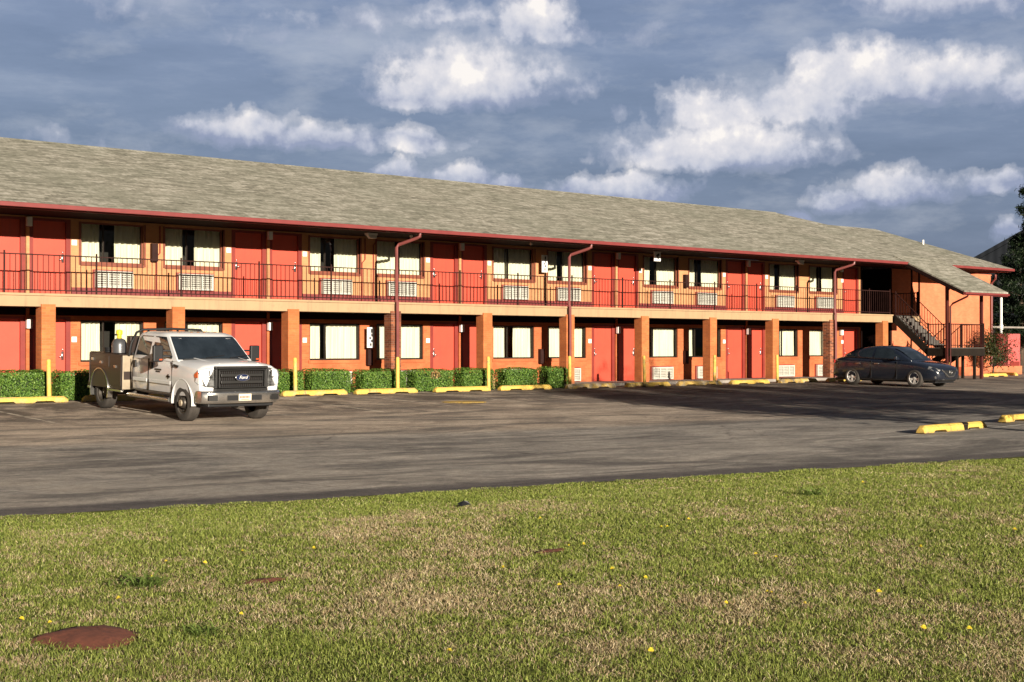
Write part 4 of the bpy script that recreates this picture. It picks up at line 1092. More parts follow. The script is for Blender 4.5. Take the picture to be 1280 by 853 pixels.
DND = [(3.18,8.29), (3.3,8.12), (3.93,8.53), (4.49,9.24), (4.89,9.81), (5.09,9.59), (4.27,7.59), (6.03,9.54), (5.61,9.95), (7.23,7.37), (6.73,6.78), (7.16,6.97), (7.85,8.34), (9.16,8.72), (9.29,8.75), (7.79,8.44), (8.62,7.17), (8.61,6.96), (7.37,6.03), (7.34,5.98), (5.41,5.23), (7.16,5.57), (9.83,6.48), (11.48,6.61), (6.84,5.95), (6.48,7.12), (6.6,7.86), (7.25,4.46), (7.89,5.52), (8.8,9.93), (4.6,5.94), (14.32,10.25), (9.86,9.03), (7.08,4.66)]
for u, d in DND:
    o = bpy.data.objects.new('dandelion', fm_); COL.objects.link(o); s = rng.uniform(.6,1.0)
    o.location = (u, d, float(lawn_z(np.array(u), np.array(d)))); o.scale = (s,s,s*rng.uniform(.7,1.1)); o.rotation_euler = (rng.uniform(.1,.5),0,rng.uniform(0,6.3))
    tag(o, 'yellow dandelion flower in the lawn', 'flower', 'dandelions scattered over the lawn')
# scrap of litter near the asphalt edge
mb = MB(); mb.add([(-.07,-.04,0),(.06,-.05,.01),(.09,.04,.0),(-.05,.05,.02),(0,0,.05),(.03,-.02,.045)], [(0,1,4),(1,5,4),(1,2,5),(2,3,5),(3,4,5),(3,0,4)])
o = mb.build('litter', M['black']); o.location = (9.21,11.63,float(lawn_z(np.array(9.21), np.array(11.63)))+.03); tag(o, 'small crumpled black scrap lying on the grass near the asphalt', 'litter')
# ------------------------------------------------------------------ vehicle materials
def paint(name, col, rough=.25, dust=.25, dustc=(.30,.24,.18), dz=1.0):
    m, nt, b = mat(name); p = objco(nt); s = N(nt, 'ShaderNodeSeparateXYZ'); link(nt, p, s.inputs[0])
    d = math_(nt, 'MULTIPLY', ramp(nt, math_(nt, 'DIVIDE', s.outputs[2], 2.), [(.15, (1,1,1)), (dz/2, (.15,.15,.15))]), ramp(nt, noise(nt, p, 2.5, 6, .65), [(.3, (.3,.3,.3)), (.7, (1,1,1))]))
    c = mixc(nt, math_(nt, 'MULTIPLY', d, dust), (*col, 1), dustc)
    link(nt, c, b.inputs['Base Color']); b.inputs['Roughness'].default_value = rough
    b.inputs['Coat Weight'].default_value = .6; b.inputs['Coat Roughness'].default_value = .06
    link(nt, math_(nt, 'ADD', math_(nt, 'MULTIPLY', d, dust*.8), rough), b.inputs['Roughness']); return m
M['truck_white'] = paint('white_truck_paint', (.67,.665,.66), .28, .5, (.25,.22,.185))
M['box_dark'] = paint('dark_utility_box_paint', (.026,.016,.013), .38, .25, (.10,.065,.05), 1.2); M['box_dark'].node_tree.nodes['Principled BSDF'].inputs['Coat Weight'].default_value = .2
M['car_navy'] = paint('dark_navy_car_paint', (.010,.014,.024), .18, .12, (.06,.05,.045))
M['chrome'] = simple('dull_chrome', (.62,.60,.57), .22, .95, var=.15, vscale=5)
M['tyre'] = simple('dusty_tyre_rubber', (.045,.038,.032), .9, var=.35, vscale=4, bumpy=.3)
M['rim_dark'] = simple('dark_steel_rim', (.07,.06,.05), .5, .6, var=.3)
M['rim_alloy'] = simple('silver_alloy_rim', (.66,.64,.60), .35, .3, var=.1)
M['tint'] = simple('tinted_vehicle_glass', (.016,.022,.028), .03, var=.3, spec=.9)
M['grille'] = simple('dark_grey_grille', (.028,.027,.026), .42, .3, var=.15)
M['lens'] = simple('clear_lamp_lens', (.26,.26,.255), .2, .6, var=.7, vscale=9, coat=1)
M['amber'] = simple('amber_lens', (.55,.09,.02), .25, coat=1)
M['amber_dim'] = simple('dusty_amber_lens', (.22,.10,.04), .4)
M['red_lens'] = simple('red_lens', (.35,.02,.015), .2, coat=1)
M['bright_trim'] = simple('pale_box_trim', (.38,.31,.22), .5, .3, var=.2)
M['plate'] = simple('cream_plate', (.70,.64,.48), .5)
M['valve_yellow'] = simple('yellow_valve', (.75,.58,.03), .5)
M['tank'] = simple('grey_tank_paint', (.09,.09,.095), .35, .3, coat=.3)
M['blue_badge'] = simple('dark_blue_badge', (.012,.02,.06), .25, coat=.8)

def wheel(name, R_, W, rim_r, rim_mat, parent, loc_, face, rim):
    """face = -1/+1: which local y the outer side looks at; rim() fills a MB in wheel space, outer side at -y"""
    t = MB(); h = W/2
    t.lathe([(rim_r, -h*.82),(rim_r+.02,-h*.98),(R_*.86,-h*1.0),(R_*.955,-h*.88),(R_*.985,-h*.72),(R_,-h*.45),(R_*.992,-h*.43),(R_*.992,-h*.36),(R_,-h*.34),(R_,-h*.06),(R_*.99,-h*.04),(R_*.99,h*.04),(R_,h*.06),(R_,h*.34),(R_*.992,h*.36),(R_*.992,h*.43),(R_,h*.45),(R_*.985,h*.72),(R_*.955,h*.88),(R_*.86,h),(rim_r+.02,h*.98),(rim_r,h*.82)], axis='y', n=40, cap=False)
    o = bpy.data.objects.new('wheel', t.mesh('wheel', M['tyre'], False)); COL.objects.link(o); o.parent = parent; o.location = loc_
    if face > 0: o.rotation_euler = (0,0,math.pi)
    smooth_by_angle(o, 35)
    r = MB(); rim(r, rim_r, h); r.build('rim', rim_mat, o, auto=35)
    return o

def arch_cut(x, r, y0, y1, z=None, n=28):
    m = MB(); pts = [(x+r*math.cos(2*math.pi*i/n), y0, (z if z is not None else 0)+r*math.sin(2*math.pi*i/n)) for i in range(n)]
    m.prism(pts, (0, y1-y0, 0)); return m.mesh('cut', M['black'])
def arch_strip(x, z, r0, r1, y0, y1, a0=-12, a1=192, n=24):
    m = MB(); rings = []
    for i in range(n+1):
        a = R(a0+(a1-a0)*i/n); c, s = math.cos(a), math.sin(a)
        rings.append([(x+r0*c,y0,z+r0*s),(x+r1*c,y0,z+r1*s),(x+r1*c,y1,z+r1*s),(x+r0*c,y1,z+r0*s)])
    m.loft(rings); return m

# ------------------------------------------------------------------ white utility truck
WBT = 4.18; TR = .405
d_r, d_f = 32.11, 28.12
tu = 15.37
zr, zf = gz(tu, d_r), gz(tu, d_f)
truck = thing('utility_truck', 'white crew-cab pickup truck with a dark utility box bed, parked nose out', 'truck', (tu, d_r, zr), (0, math.atan2(zr-zf, d_r-d_f), R(-90)))
truck.scale = (.955, 1, 1)
# local: x forward, y left, z up, rear axle at the origin
def tp(mb, name, m, parent=truck, **k): return mb.build(name, m, parent, **k)
def half(prof): return prof+[(-y, z) for y, z in reversed(prof) if abs(y) > 1e-6]
def ring(x, zb, zt, w, crown, wt, belly=.0, xt=0.):
    # one body cross-section, bottom to top, right to left
    pts = [(0,zb),(w*.86,zb),(w-.035,zb+.05),(w,zb+(zt-zb)*.42),(w-.004,zb+(zt-zb)*.70),(w-.035,zt-.10),(wt,zt-.012),(wt*.6,zt+crown*.75),(0,zt+crown)]
    return [(x+(xt if z > zt-.2 else 0), y, z) for y, z in half(pts)]
mb = MB()
mb.loft([ring(1.46,.56,1.30,.975,.0,.90), ring(1.50,.52,1.315,.99,.0,.92), ring(2.2,.50,1.325,1.0,.0,.93), ring(3.2,.50,1.335,1.0,.0,.93), ring(3.62,.50,1.335,1.0,.01,.90),
         ring(3.80,.50,1.325,1.005,.03,.86), ring(4.3,.52,1.31,1.012,.045,.84), ring(4.80,.55,1.275,1.01,.05,.82), ring(4.94,.60,1.25,.985,.045,.80), ring(4.97,.62,1.235,.955,.035,.78)])
body = tp(mb, 'cab_body', M['truck_white'])
boolean_cut(body, [arch_cut(WBT, .495, -1.2, 1.2, TR+.03)])
smooth_by_angle(body, 32)
# greenhouse
def side_y(z): return .945-(z-1.33)*.30
def gring(x0, x1, z, w, crown=0.):
    return x0, x1, z, w
gh = MB(); lv_ = [(1.50,3.80,1.29,.965),(1.51,3.72,1.35,.955),(1.58,3.16,1.79,.86),(1.63,3.02,1.87,.82),(1.74,2.90,1.908,.74)]
rings = []
for x0, x1, z, w in lv_:
    r = []
    for k in range(7): r.append((x0+(x1-x0)*k/6, -w+(.035 if k in (0,6) else 0), z))
    m = [(x1+.07*(1-abs(y)**2), y*w, z) for y in (-.66,-.33,0,.33,.66)]
    r += m
    for k in range(6, -1, -1): r.append((x0+(x1-x0)*k/6, w-(.035 if k in (0,6) else 0), z))
    rings.append(r)
last = rings[-1]; rings.append([(2.2+(x-2.2)*.8, y*.8, 1.922) for x, y, z in last])
gh.loft(rings)
cab = tp(gh, 'cab_roof', M['truck_white'], auto=38)
def gy(z):  # greenhouse half width at height z
    for (a0,a1,z0,w0),(b0,b1,z1,w1) in zip(lv_[:-1], lv_[1:]):
        if z0 <= z <= z1: return w0+(w1-w0)*(z-z0)/(z1-z0)
    return .7
def gfront(z):
    for (a0,a1,z0,w0),(b0,b1,z1,w1) in zip(lv_[:-1], lv_[1:]):
        if z0 <= z <= z1: return a1+(b1-a1)*(z-z0)/(z1-z0)
    return 3
def side_pane(pts, s, name='side_window', parent=truck, off_=.006):
    m = MB(); q = [(x, s*(gy(z)+off_), z) for x, z in pts]; m.prism(q, (0, -s*.012, 0)); return tp(m, name, M['tint'], parent, bevel=.004)
for s in (-1, 1):
    side_pane([(1.68,1.37),(2.38,1.37),(2.38,1.82),(1.80,1.82),(1.73,1.77)], s)
    side_pane([(2.50,1.37),(3.54,1.345),(3.56,1.39),(3.11,1.77),(3.04,1.82),(2.50,1.82)], s)
    for x0, x1, nm in ((1.58,2.43,'door'),(2.45,3.66,'door')):
        m = MB(); y = s*1.003
        # seam around the door and its rub strip
        for a, b, c, d in ((x0,x0+.012,.58,1.31),(x1-.012,x1,.58,1.31),(x0+.0121,x1-.0121,.58,.592)): m.box(a,b,min(y,y-s*.02),max(y,y-s*.02),c,d)
        dr = tp(m, nm, M['mull'])
        m = MB(); m.box(x0+.06,x1-.05,min(y,y+s*.016),max(y,y+s*.016),.77,.85); tp(m, 'rub_strip', M['truck_white'], dr, bevel=.012)
        hx = x0+.14; m = MB(); m.box(hx-.06,hx+.06,min(s*.985,s*1.02),max(s*.985,s*1.02),1.08,1.24); tp(m, 'handle', M['black'], dr, bevel=.012)
    if True:
        m = MB(); y = s*1.006; m.box(2.78,3.12,min(y,y-s*.004),max(y,y-s*.004),1.065,1.10); m.box(2.84,3.06,min(y,y-s*.004),max(y,y-s*.004),1.02,1.05); tp(m, 'door_lettering', M['grille'])
        m = MB(); m.box(3.40,3.56,min(s*1.0,s*1.012),max(s*1.0,s*1.012),.93,.97); m.box(3.46,3.50,min(s*1.0,s*1.012),max(s*1.0,s*1.012),.90,1.0); tp(m, 'door_badge', M['mull'])
    # running board
    m = MB(); m.tube([(1.45,s*1.03,.43),(3.62,s*1.03,.43)], .045, 10); m.tube([(1.6,s*.9,.5),(1.6,s*1.03,.44)], .03, 6); m.tube([(3.5,s*.9,.5),(3.5,s*1.03,.44)], .03, 6); tp(m, 'running_board', M['chrome'], auto=40)
    # tow mirror
    m = MB(); m.tube([(3.42,s*.93,1.40),(3.40,s*1.12,1.40)], .025, 6); m.tube([(3.42,s*.93,1.52),(3.40,s*1.12,1.52)], .02, 6); ar = tp(m, 'mirror_arm', M['black'])
    m = MB(); m.box(3.33,3.43,s*1.22-.12,s*1.22+.12,1.27,1.64); tp(m, 'mirror', M['black'], ar, bevel=.03, seg=3)
    m = MB(); m.box(3.431,3.437,s*1.22+.02,s*1.22+.09,1.31,1.34); tp(m, 'mirror_signal', M['amber'], ar)
    # fender vent, wheel arch flare
    m = MB(); m.prism([(3.74,s*1.012,1.24),(3.98,s*1.014,1.215),(3.94,s*1.014,1.165),(3.78,s*1.012,1.18)], (0,-s*.02,0)); tp(m, 'fender_vent', M['black'])
    tp(arch_strip(WBT, TR+.03, .488, .502, *sorted((s*.90, s*1.018)), a0=-8, a1=188), 'wheel_arch', M['truck_white'], auto=40)
    m = MB(); m.box(3.75,4.85,min(s*.55,s*.95),max(s*.55,s*.95),.93,1.0); tp(m, 'wheel_well', M['black'])
# windscreen
m = MB(); rows = []
for z in (1.335,1.47,1.62,1.74,1.832):
    w_ = gy(z)*.935; f_ = gfront(z)
    rows.append([(f_+.07*(1-(abs(t))**2)+.016, t*w_, z) for t in (-1,-.66,-.33,0,.33,.66,1)])
m.loft(rows, closed=False, cap=False); tp(m, 'windscreen', M['tint'], smooth=True)
m = MB(); m.prism([(3.84,-.80,1.338),(3.90,-.5,1.352),(3.90,.5,1.352),(3.84,.80,1.338),(3.76,.80,1.345),(3.76,-.80,1.345)], (0,0,.012)); tp(m, 'cowl', M['black'])
for y in (-.25,.35):
    m = MB(); m.tube([(3.84,y,1.375),(3.74,y+.5,1.43)], .009, 5); tp(m, 'wiper', M['black'])
for y in (-.46,-.16,0,.16,.46):
    m = MB(); m.lathe([(.035,0),(.03,.016),(.012,.022)], (2.90-.25*abs(y)**2,y,1.912), 'z', 10); tp(m, 'clearance_lamp', M['amber_dim'], smooth=True)
# bonnet crease panel
m = MB()
for s in (-1,1): m.prism([(3.86,s*.58,1.366),(4.90,s*.50,1.285),(4.90,s*.46,1.290),(3.86,s*.54,1.370)], (0,0,.012))
tp(m, 'bonnet_crease', M['truck_white'], bevel=.005)
# grille
m = MB(); gx = 5.00
def gframe(m, y, z0, z1, t, x0, x1):
    m.box(x0,x1,-y,y,z1-t,z1); m.box(x0,x1,-y,y,z0,z0+t); m.box(x0,x1,-y,-y+t,z0+t+.0005,z1-t-.0005); m.box(x0,x1,y-t,y,z0+t+.0005,z1-t-.0005)
gframe(m, .65, .70, 1.245, .06, gx-.04, gx+.075)
gr = tp(m, 'grille', M['grille'], bevel=.018, seg=3)
m = MB(); gframe(m, .575, .775, 1.175, .022, gx+.02, gx+.098); tp(m, 'inner_frame', M['grille'], gr, bevel=.006)
m = MB(); m.box(gx-.01,gx+.005,-.56,.56,.77,1.18); tp(m, 'mesh_back', M['black'], gr)
for z in (.90, 1.05):
    m = MB(); m.box(gx+.02,gx+.09,-.52,.52,z-.034,z+.034); tp(m, 'bar', M['grille'], gr, bevel=.012)
m = MB()
for i in range(23): m.box(gx+.006,gx+.03,-.52+i*.0473-.006,-.52+i*.0473+.006,.80,1.15)
tp(m, 'slats', M['mull'], gr)
m = MB(); m.lathe([(.0,0),(1,0),(1,.02),(.0,.03)], n=28); e = tp(m, 'badge', M['blue_badge'], gr); e.location = (gx+.088,0,.998); e.rotation_euler = (0,R(90),0); e.scale = (.072,.165,1)
m = MB(); pr = []
for i in range(29):
    a = 2*math.pi*i/28; pr.append((gx+.104, .172*math.cos(a), .998+.078*math.sin(a)))
m.tube(pr, .008, 5, cap=False); tp(m, 'badge_rim', M['chrome'], gr)
fc = bpy.data.curves.new('badge_script', 'FONT'); fc.body = 'Ford'; fc.size = .105; fc.extrude = .003; fc.align_x = 'CENTER'; fc.align_y = 'CENTER'; fc.shear = .35; fc.materials.append(M['white'])
tmp_ = bpy.data.objects.new('badge_script', fc); COL.objects.link(tmp_); bpy.context.view_layer.update(); fme = bpy.data.meshes.new_from_object(tmp_.evaluated_get(bpy.context.evaluated_depsgraph_get())); bpy.data.objects.remove(tmp_)
fo = bpy.data.objects.new('badge_script', fme); COL.objects.link(fo); fo.parent = gr; fo.location = (gx+.120,0,1.0); fo.rotation_euler = (R(90),0,R(90))
# headlamps, bumper, plate
for s in (-1,1):
    m = MB(); y0, y1 = s*.662, s*1.0
    f_ = [(5.055,y0,.80),(5.04,s*.85,.81),(4.95,y1,.85),(4.80,y1+s*.012,.90),(4.78,y1+s*.012,1.08),(4.92,y1,1.15),(4.99,s*.85,1.195),(5.01,y0,1.215)]
    m.loft([[(x-.10, y-s*.03, z) for x, y, z in f_], f_]); hl = tp(m, 'headlight', M['lens'], bevel=.008)
    m = MB(); q = [(4.93,y1+s*.008,1.0),(4.81,y1+s*.016,1.0),(4.79,y1+s*.016,1.07),(4.91,y1+s*.008,1.12)]; m.loft([[(x,y-s*.01,z) for x,y,z in q],[(x,y+s*.006,z) for x,y,z in q]]); tp(m, 'turn_signal', M['amber'] if s < 0 else M['lens'], hl)
    m = MB(); m.box(*( (4.93,5.03)), *sorted((s*.70,s*.82)), .99, 1.01); m.box(4.93,5.03,*sorted((s*.755,s*.77)),.84,1.16); tp(m, 'lamp_divider', M['grille'], hl)
m = MB(); rg = []
for y in (-0.985,-.965,-.85,-.6,0,.6,.85,.965,0.985):
    bk = {0.985:.30,0.965:.16,.85:.07,.6:.01,0:0}[abs(y)]
    rg.append([(5-bk*.8,y,.45),(5.18-bk,y,.44),(5.21-bk,y,.50),(5.21-bk,y,.675),(5.18-bk,y,.71),(5-bk*.8,y,.71)])
m.loft(rg); bump_ = tp(m, 'bumper', M['chrome'], auto=40, bevel=.01)
m = MB(); m.box(5.211,5.218,-.42,.42,.51,.62); bi = tp(m, 'bumper_opening', M['black'], bump_)
for s in (-1,1):
    m = MB(); m.prism([(5.158,s*.66,.51),(5.13,s*.86,.51),(5.13,s*.86,.63),(5.158,s*.66,.63)], (.06,0,0)); tp(m, 'fog_lamp_recess', M['grille'], bump_)
m = MB(); m.box(5.219,5.226,-.155,.155,.50,.65); pl = tp(m, 'licence_plate', M['plate'], bump_)
m = MB()
for i in range(7): m.box(5.226,5.228,-.115+i*.035-.011,-.115+i*.035+.011,.56,.60)
m.box(5.226,5.228,-.1,.1,.52,.53); tp(m, 'plate_characters', M['jamb'], pl)
m = MB(); m.box(4.70,5.05,-.80,.80,.36,.44); tp(m, 'air_dam', M['black'], bevel=.02)
m = MB(); m.box(-.8,4.80,-.42,-.34,.50,.66); m.box(-.8,4.80,.34,.42,.50,.66); m.tube([(WBT,-.85,TR),(WBT,.85,TR)], .07, 10); m.tube([(0,-.85,TR),(0,.85,TR)], .08, 10); m.lathe([(.05,-.17),(.17,-.06),(.17,.06),(.05,.17)], (0,0,TR), 'y', 14); m.lathe([(.05,-.15),(.15,-.05),(.15,.05),(.05,.15)], (WBT,.3,TR), 'y', 14); tp(m, 'chassis', M['black'])
def rim_front(r, rr, h):
    r.lathe([(rr,-h*.85),(rr-.025,-h*.80),(rr-.045,-h*.3),(rr-.09,-h*.22),(.14,-h*.45),(.115,-h*.98),(.085,-h*1.12),(.06,-h*1.28),(.0,-h*1.30)], axis='y', n=32, cap=False)
    for i in range(8):
        a = 2*math.pi*i/8; r.lathe([(.014,-h*.55),(.014,-h*.78),(.0,-h*.80)], (.165*math.cos(a),0,.165*math.sin(a)), 'y', 6)
def rim_rear(r, rr, h):
    r.lathe([(rr,-h*.85),(rr-.03,-h*.78),(rr-.04,h*.1),(.13,h*.15),(.12,-h*.3),(.08,-h*.5),(.0,-h*.5)], axis='y', n=32, cap=False)
for s in (-1,1):
    wf = wheel('wheel', TR, .27, .235, M['rim_dark'], truck, (WBT, s*.86, TR), s, rim_front)
    m = MB(); m.lathe([(.075,-.152),(.07,-.185),(.0,-.19)], axis='y', n=16); tp(m, 'hub_cap', M['bright_trim'], wf, auto=35)
    wheel('wheel', TR, .27, .235, M['rim_dark'], truck, (0, s*.95, TR), s, rim_rear)
# utility box bed: a long box on either side, floor and bulkhead
for s in (-1,1):
    m = MB(); y0, y1 = sorted((s*.76, s*1.13)); m.box(-.64, 1.30, y0, y1, .52, 1.33)
    bx = tp(m, 'utility_box', M['box_dark'])
    boolean_cut(bx, [arch_cut(0, .50, *sorted((s*.72, s*1.4)), TR+.05)])
    bv = bx.modifiers.new('bevel', 'BEVEL'); bv.width = .012; bv.segments = 2; bv.limit_method = 'ANGLE'
    m = MB(); ys = sorted((s*1.131, s*1.142))
    for a, b, c, d in ((-.61,-.575,.60,1.29),(-.55,.56,1.02,1.29),(.60,1.26,.60,1.29)):
        m.box(a,b,*ys,c,d)
    dd = tp(m, 'box_doors', M['box_dark'], bx, bevel=.006)
    for x, z in ((-.40,1.18),(.1,1.12),(.92,1.05)):
        m = MB(); m.box(x-.06,x+.06,*sorted((s*1.143,s*1.158)),z-.03,z+.03); tp(m, 'latch', M['chrome'], bx)
    m = MB(); m.box(-.66,-.50,*sorted((s*1.09,s*1.155)),.465,.518); tp(m, 'lower_rail', M['chrome'], bx, bevel=.008); m = MB(); m.box(.50,1.305,*sorted((s*1.09,s*1.155)),.465,.518); tp(m, 'lower_rail', M['chrome'], bx, bevel=.008)
    tp(arch_strip(0, TR+.05, .50, .53, *sorted((s*1.02, s*1.15)), a0=-18, a1=198), 'arch_trim', M['chrome'], bx, auto=40)
    m = MB(); m.box(1.301,1.32,*sorted((s*.80,s*1.125)),.53,1.325); tp(m, 'front_panel', M['bright_trim'], bx, bevel=.006)
    m = MB(); m.box(1.321,1.332,*sorted((s*.90,s*1.10)),.76,.95); tp(m, 'panel_recess', M['box_dark'], bx)
    m = MB(); m.box(-.62,1.28,*sorted((s*.78,s*1.11)),1.331,1.352); tp(m, 'lid', M['box_dark'], bx, bevel=.008)
m = MB(); m.box(-.64,1.29,-.759,.759,.74,.80); m.box(-.64,-.59,-.759,.759,.801,1.30); tp(m, 'bed_floor', M['box_dark'])
m = MB(); m.box(-.77,-.641,-1.1,1.1,.48,.64); tp(m, 'rear_bumper', M['box_dark'], bevel=.01)
# headache rack behind the cab
m = MB()
for s in (-1,1): m.tube([(1.38,s*1.0,1.33),(1.40,s*.95,1.62),(1.46,s*.86,1.87),(1.54,s*.74,1.94)], .03, 8); 
m.tube([(1.54,-.76,1.94),(1.58,0,1.965),(1.54,.76,1.94)], .03, 8)
for y in (-.5,-.25,0,.25,.5): m.box(1.31,1.35,y-.02,y+.02,.8,1.97)
m.box(1.29,1.33,-.9,.9,1.33,1.40); tp(m, 'headache_rack', M['black'], auto=40)
m = MB(); m.box(1.05,1.27,-.92,-.55,1.354,1.78); tp(m, 'tool_locker', M['box_dark'], bevel=.012)
# the tank that stands on the box: its own thing, on the truck's slope
def on_truck(x, y, z):
    a = truck.rotation_euler[1]; 
    v = Matrix.Rotation(R(-90), 4, 'Z') @ Matrix.Rotation(a, 4, 'Y') @ Vector((x,y,z)); return Vector(truck.location)+v
t = thing('gas_cylinder', 'grey gas cylinder with a yellow valve standing on the utility box of the white truck', 'gas cylinder', on_truck(.66,-.94,1.352))
m = MB(); m.lathe([(.16,.0),(.18,.01),(.18,.18),(.17,.25),(.13,.32),(.07,.35),(.04,.36)], n=24); m.build('tank', M['tank'], t, auto=40)
m = MB(); m.lathe([(.05,.355),(.055,.37),(.055,.44),(.075,.45),(.075,.54),(.03,.56)], n=14); m.build('valve', M['valve_yellow'], t, auto=40)
m = MB(); m.tube([(-.12,0,.44),(-.02,0,.44)], .022, 8); m.build('nozzle', M['black'], t)
t = thing('hose_reel', 'dark coil of hose on the white truck beside the gas cylinder', 'hose', on_truck(.22,-.94,1.352))
m = MB()
for k in range(3): m.tube([(.16*math.cos(2*math.pi*i/20),.13*math.sin(2*math.pi*i/20),.022+.04*k) for i in range(21)], .021, 6, cap=False)
m.build('coil', M['black'], t, auto=60)

# ------------------------------------------------------------------ dark sedan
cd_, cu_ = 31.75, 44.52
zc = gz(cu_, cd_); zc2 = gz(cu_, cd_-2.7)
car = thing('sedan', 'dark navy four-door sedan parked nose out below the outdoor staircase', 'car', (cu_, cd_, zc), (0, math.atan2(zc-zc2, 2.7), R(-90)))
def cp(mb, name, m, parent=car, **k): return mb.build(name, m, parent, **k)
WR = .325
st_ = [  # x, bottom, shoulder z, top z, half width at shoulder, half width of top
 (-1.00,.40,.66,.78,.60,.50),(-.97,.30,.72,.92,.72,.62),(-.80,.24,.80,1.02,.81,.68),(-.45,.22,.84,1.06,.855,.72),(.0,.20,.85,1.05,.875,.76),(.7,.18,.84,1.01,.88,.80),
 (1.4,.18,.83,.985,.88,.81),(2.0,.18,.82,.965,.88,.80),(2.35,.19,.81,.955,.878,.74),(2.7,.20,.80,.925,.872,.72),(3.05,.21,.77,.87,.85,.70),(3.32,.22,.70,.795,.80,.66),(3.50,.24,.60,.70,.72,.58),(3.60,.28,.50,.58,.58,.46),(3.63,.34,.44,.50,.44,.36)]
rings = []
for x, zb, zs, zt, w, wt in st_:
    pts = [(0,zb),(w*.82,zb),(w*.955,zb+.07),(w*.985,zb+(zs-zb)*.5),(w,zs-.05),(w*.985,zs+(zt-zs)*.35),(wt+(w-wt)*.25,zt-(zt-zs)*.15),(wt*.75,zt+.012),(0,zt+.03)]
    rings.append([(x,y,z) for y, z in half(pts)])
m = MB(); m.loft(rings); cb = cp(m, 'body', M['car_navy'])
sb_ = cb.modifiers.new('sub', 'SUBSURF'); sb_.levels = 2; sb_.render_levels = 2
bpy.context.view_layer.update(); dg = bpy.context.evaluated_depsgraph_get(); me_ = bpy.data.meshes.new_from_object(cb.evaluated_get(dg)); cb.modifiers.clear(); cb.data = me_
boolean_cut(cb, [arch_cut(0, .375, -1.2, 1.2, WR+.02), arch_cut(2.7, .375, -1.2, 1.2, WR+.02)])
smooth_by_angle(cb, 38)
# greenhouse
gst = [(-.62,1.055,.70,1.07,.62),(-.20,1.05,.77,1.27,.60),(.20,1.035,.80,1.40,.585),(.70,1.01,.815,1.475,.58),(1.15,.995,.82,1.488,.58),(1.55,.985,.82,1.455,.575),(2.0,.965,.80,1.27,.60),(2.42,.95,.74,1.00,.66),(2.52,.945,.70,.96,.66)]
rings = []
for x, zb, wb, zt, wt in gst:
    k = min(.06, (zt-zb)*.25)
    pts = [(wb,zb-.06),(wb-.01,zb),(wb+(wt-wb)*.5+.012,(zb+zt)/2),(wt,zt-k),(wt*.88,zt-.012),(0,zt+.012)]
    full = pts+[(-y,z) for y, z in reversed(pts[:-1])]
    rings.append([(x,y,z) for y, z in full])
m = MB(); m.loft(rings); cg = cp(m, 'roof', M['car_navy'])
sb_ = cg.modifiers.new('sub', 'SUBSURF'); sb_.levels = 1; sb_.render_levels = 2; cg.data.polygons.foreach_set('use_smooth', [True]*len(cg.data.polygons))
def gsec(x):
    for a, b in zip(gst[:-1], gst[1:]):
        if a[0] <= x <= b[0]:
            t = (x-a[0])/(b[0]-a[0]); return [a[i]+(b[i]-a[i])*t for i in range(5)]
def gside(x, v):   # v 0 belt .. 1 roof edge
    _, zb, wb, zt, wt = gsec(x); k = min(.06,(zt-zb)*.25); z0, z1 = zb+.015, zt-k-.012
    z = z0+(z1-z0)*v; return (wb-.01+(wt-wb+.01)*v+.022*math.sin(math.pi*v)+.006, z)
for s in (-1,1):
    for x0, x1, n_ in ((-.30,.02,3),(.06,.86,6),(.94,2.02,7)):
        m = MB(); rr = []
        for i in range(n_+1):
            x = x0+(x1-x0)*i/n_; v1 = .93
            if x0 < 0: v1 = .15+.78*(i/n_)
            rr.append([(x, s*gside(x,v)[0], gside(x,v)[1]) for v in (.04,.35,.65,v1)])
        m.loft(rr, closed=False, cap=False); cp(m, 'side_window', M['tint'], smooth=True)
    # chrome sill line, door seams and handles
    for x, z in ((.30,.80),(1.12,.80)):
        m = MB(); m.box(x-.09,x+.09,min(s*.868,s*.905),max(s*.868,s*.905),z+.005,z+.035); cp(m, 'door_handle', M['chrome'], bevel=.008)
    m = MB()
    for xs in ((.88,.886),(1.98,1.986)): m.box(*xs, min(s*.86,s*.884), max(s*.86,s*.884), .28, .92)
    cp(m, 'door_seam', M['black'])
    m = MB(); m.loft([[(1.98,s*.80,.98),(2.05,s*.80,.98),(2.05,s*.80,1.04),(1.98,s*.80,1.04)],[(1.94,s*.98,.97),(2.05,s*.96,.97),(2.05,s*.96,1.11),(1.94,s*.98,1.11)],[(1.96,s*1.01,.99),(2.03,s*1.0,.99),(2.03,s*1.0,1.08),(1.96,s*1.01,1.08)]])
    cp(m, 'mirror', M['car_navy'], bevel=.015, seg=3)
    # lamps
    m = MB(); q = [[(3.20,s*.80,.665),(3.40,s*.745,.60),(3.545,s*.56,.585),(3.555,s*.52,.64),(3.44,s*.66,.715),(3.24,s*.775,.765)]]
    q.append([(x+.025, y+s*.015, z+.008) for x, y, z in q[0]]); m.loft(q); cp(m, 'headlight', M['lens'], bevel=.006)
    m = MB(); m.loft([[(-.93,s*.55,.80),(-.80,s*.775,.80),(-.80,s*.78,.93),(-.93,s*.56,.92)],[(-1.0,s*.55,.80),(-.84,s*.805,.80),(-.84,s*.81,.93),(-.98,s*.56,.92)]]); cp(m, 'tail_light', M['red_lens'], bevel=.01)
    m = MB(); m.box(3.42,3.50,*sorted((s*.60,s*.72)),.33,.42); cp(m, 'fog_lamp', M['lens'], bevel=.02)
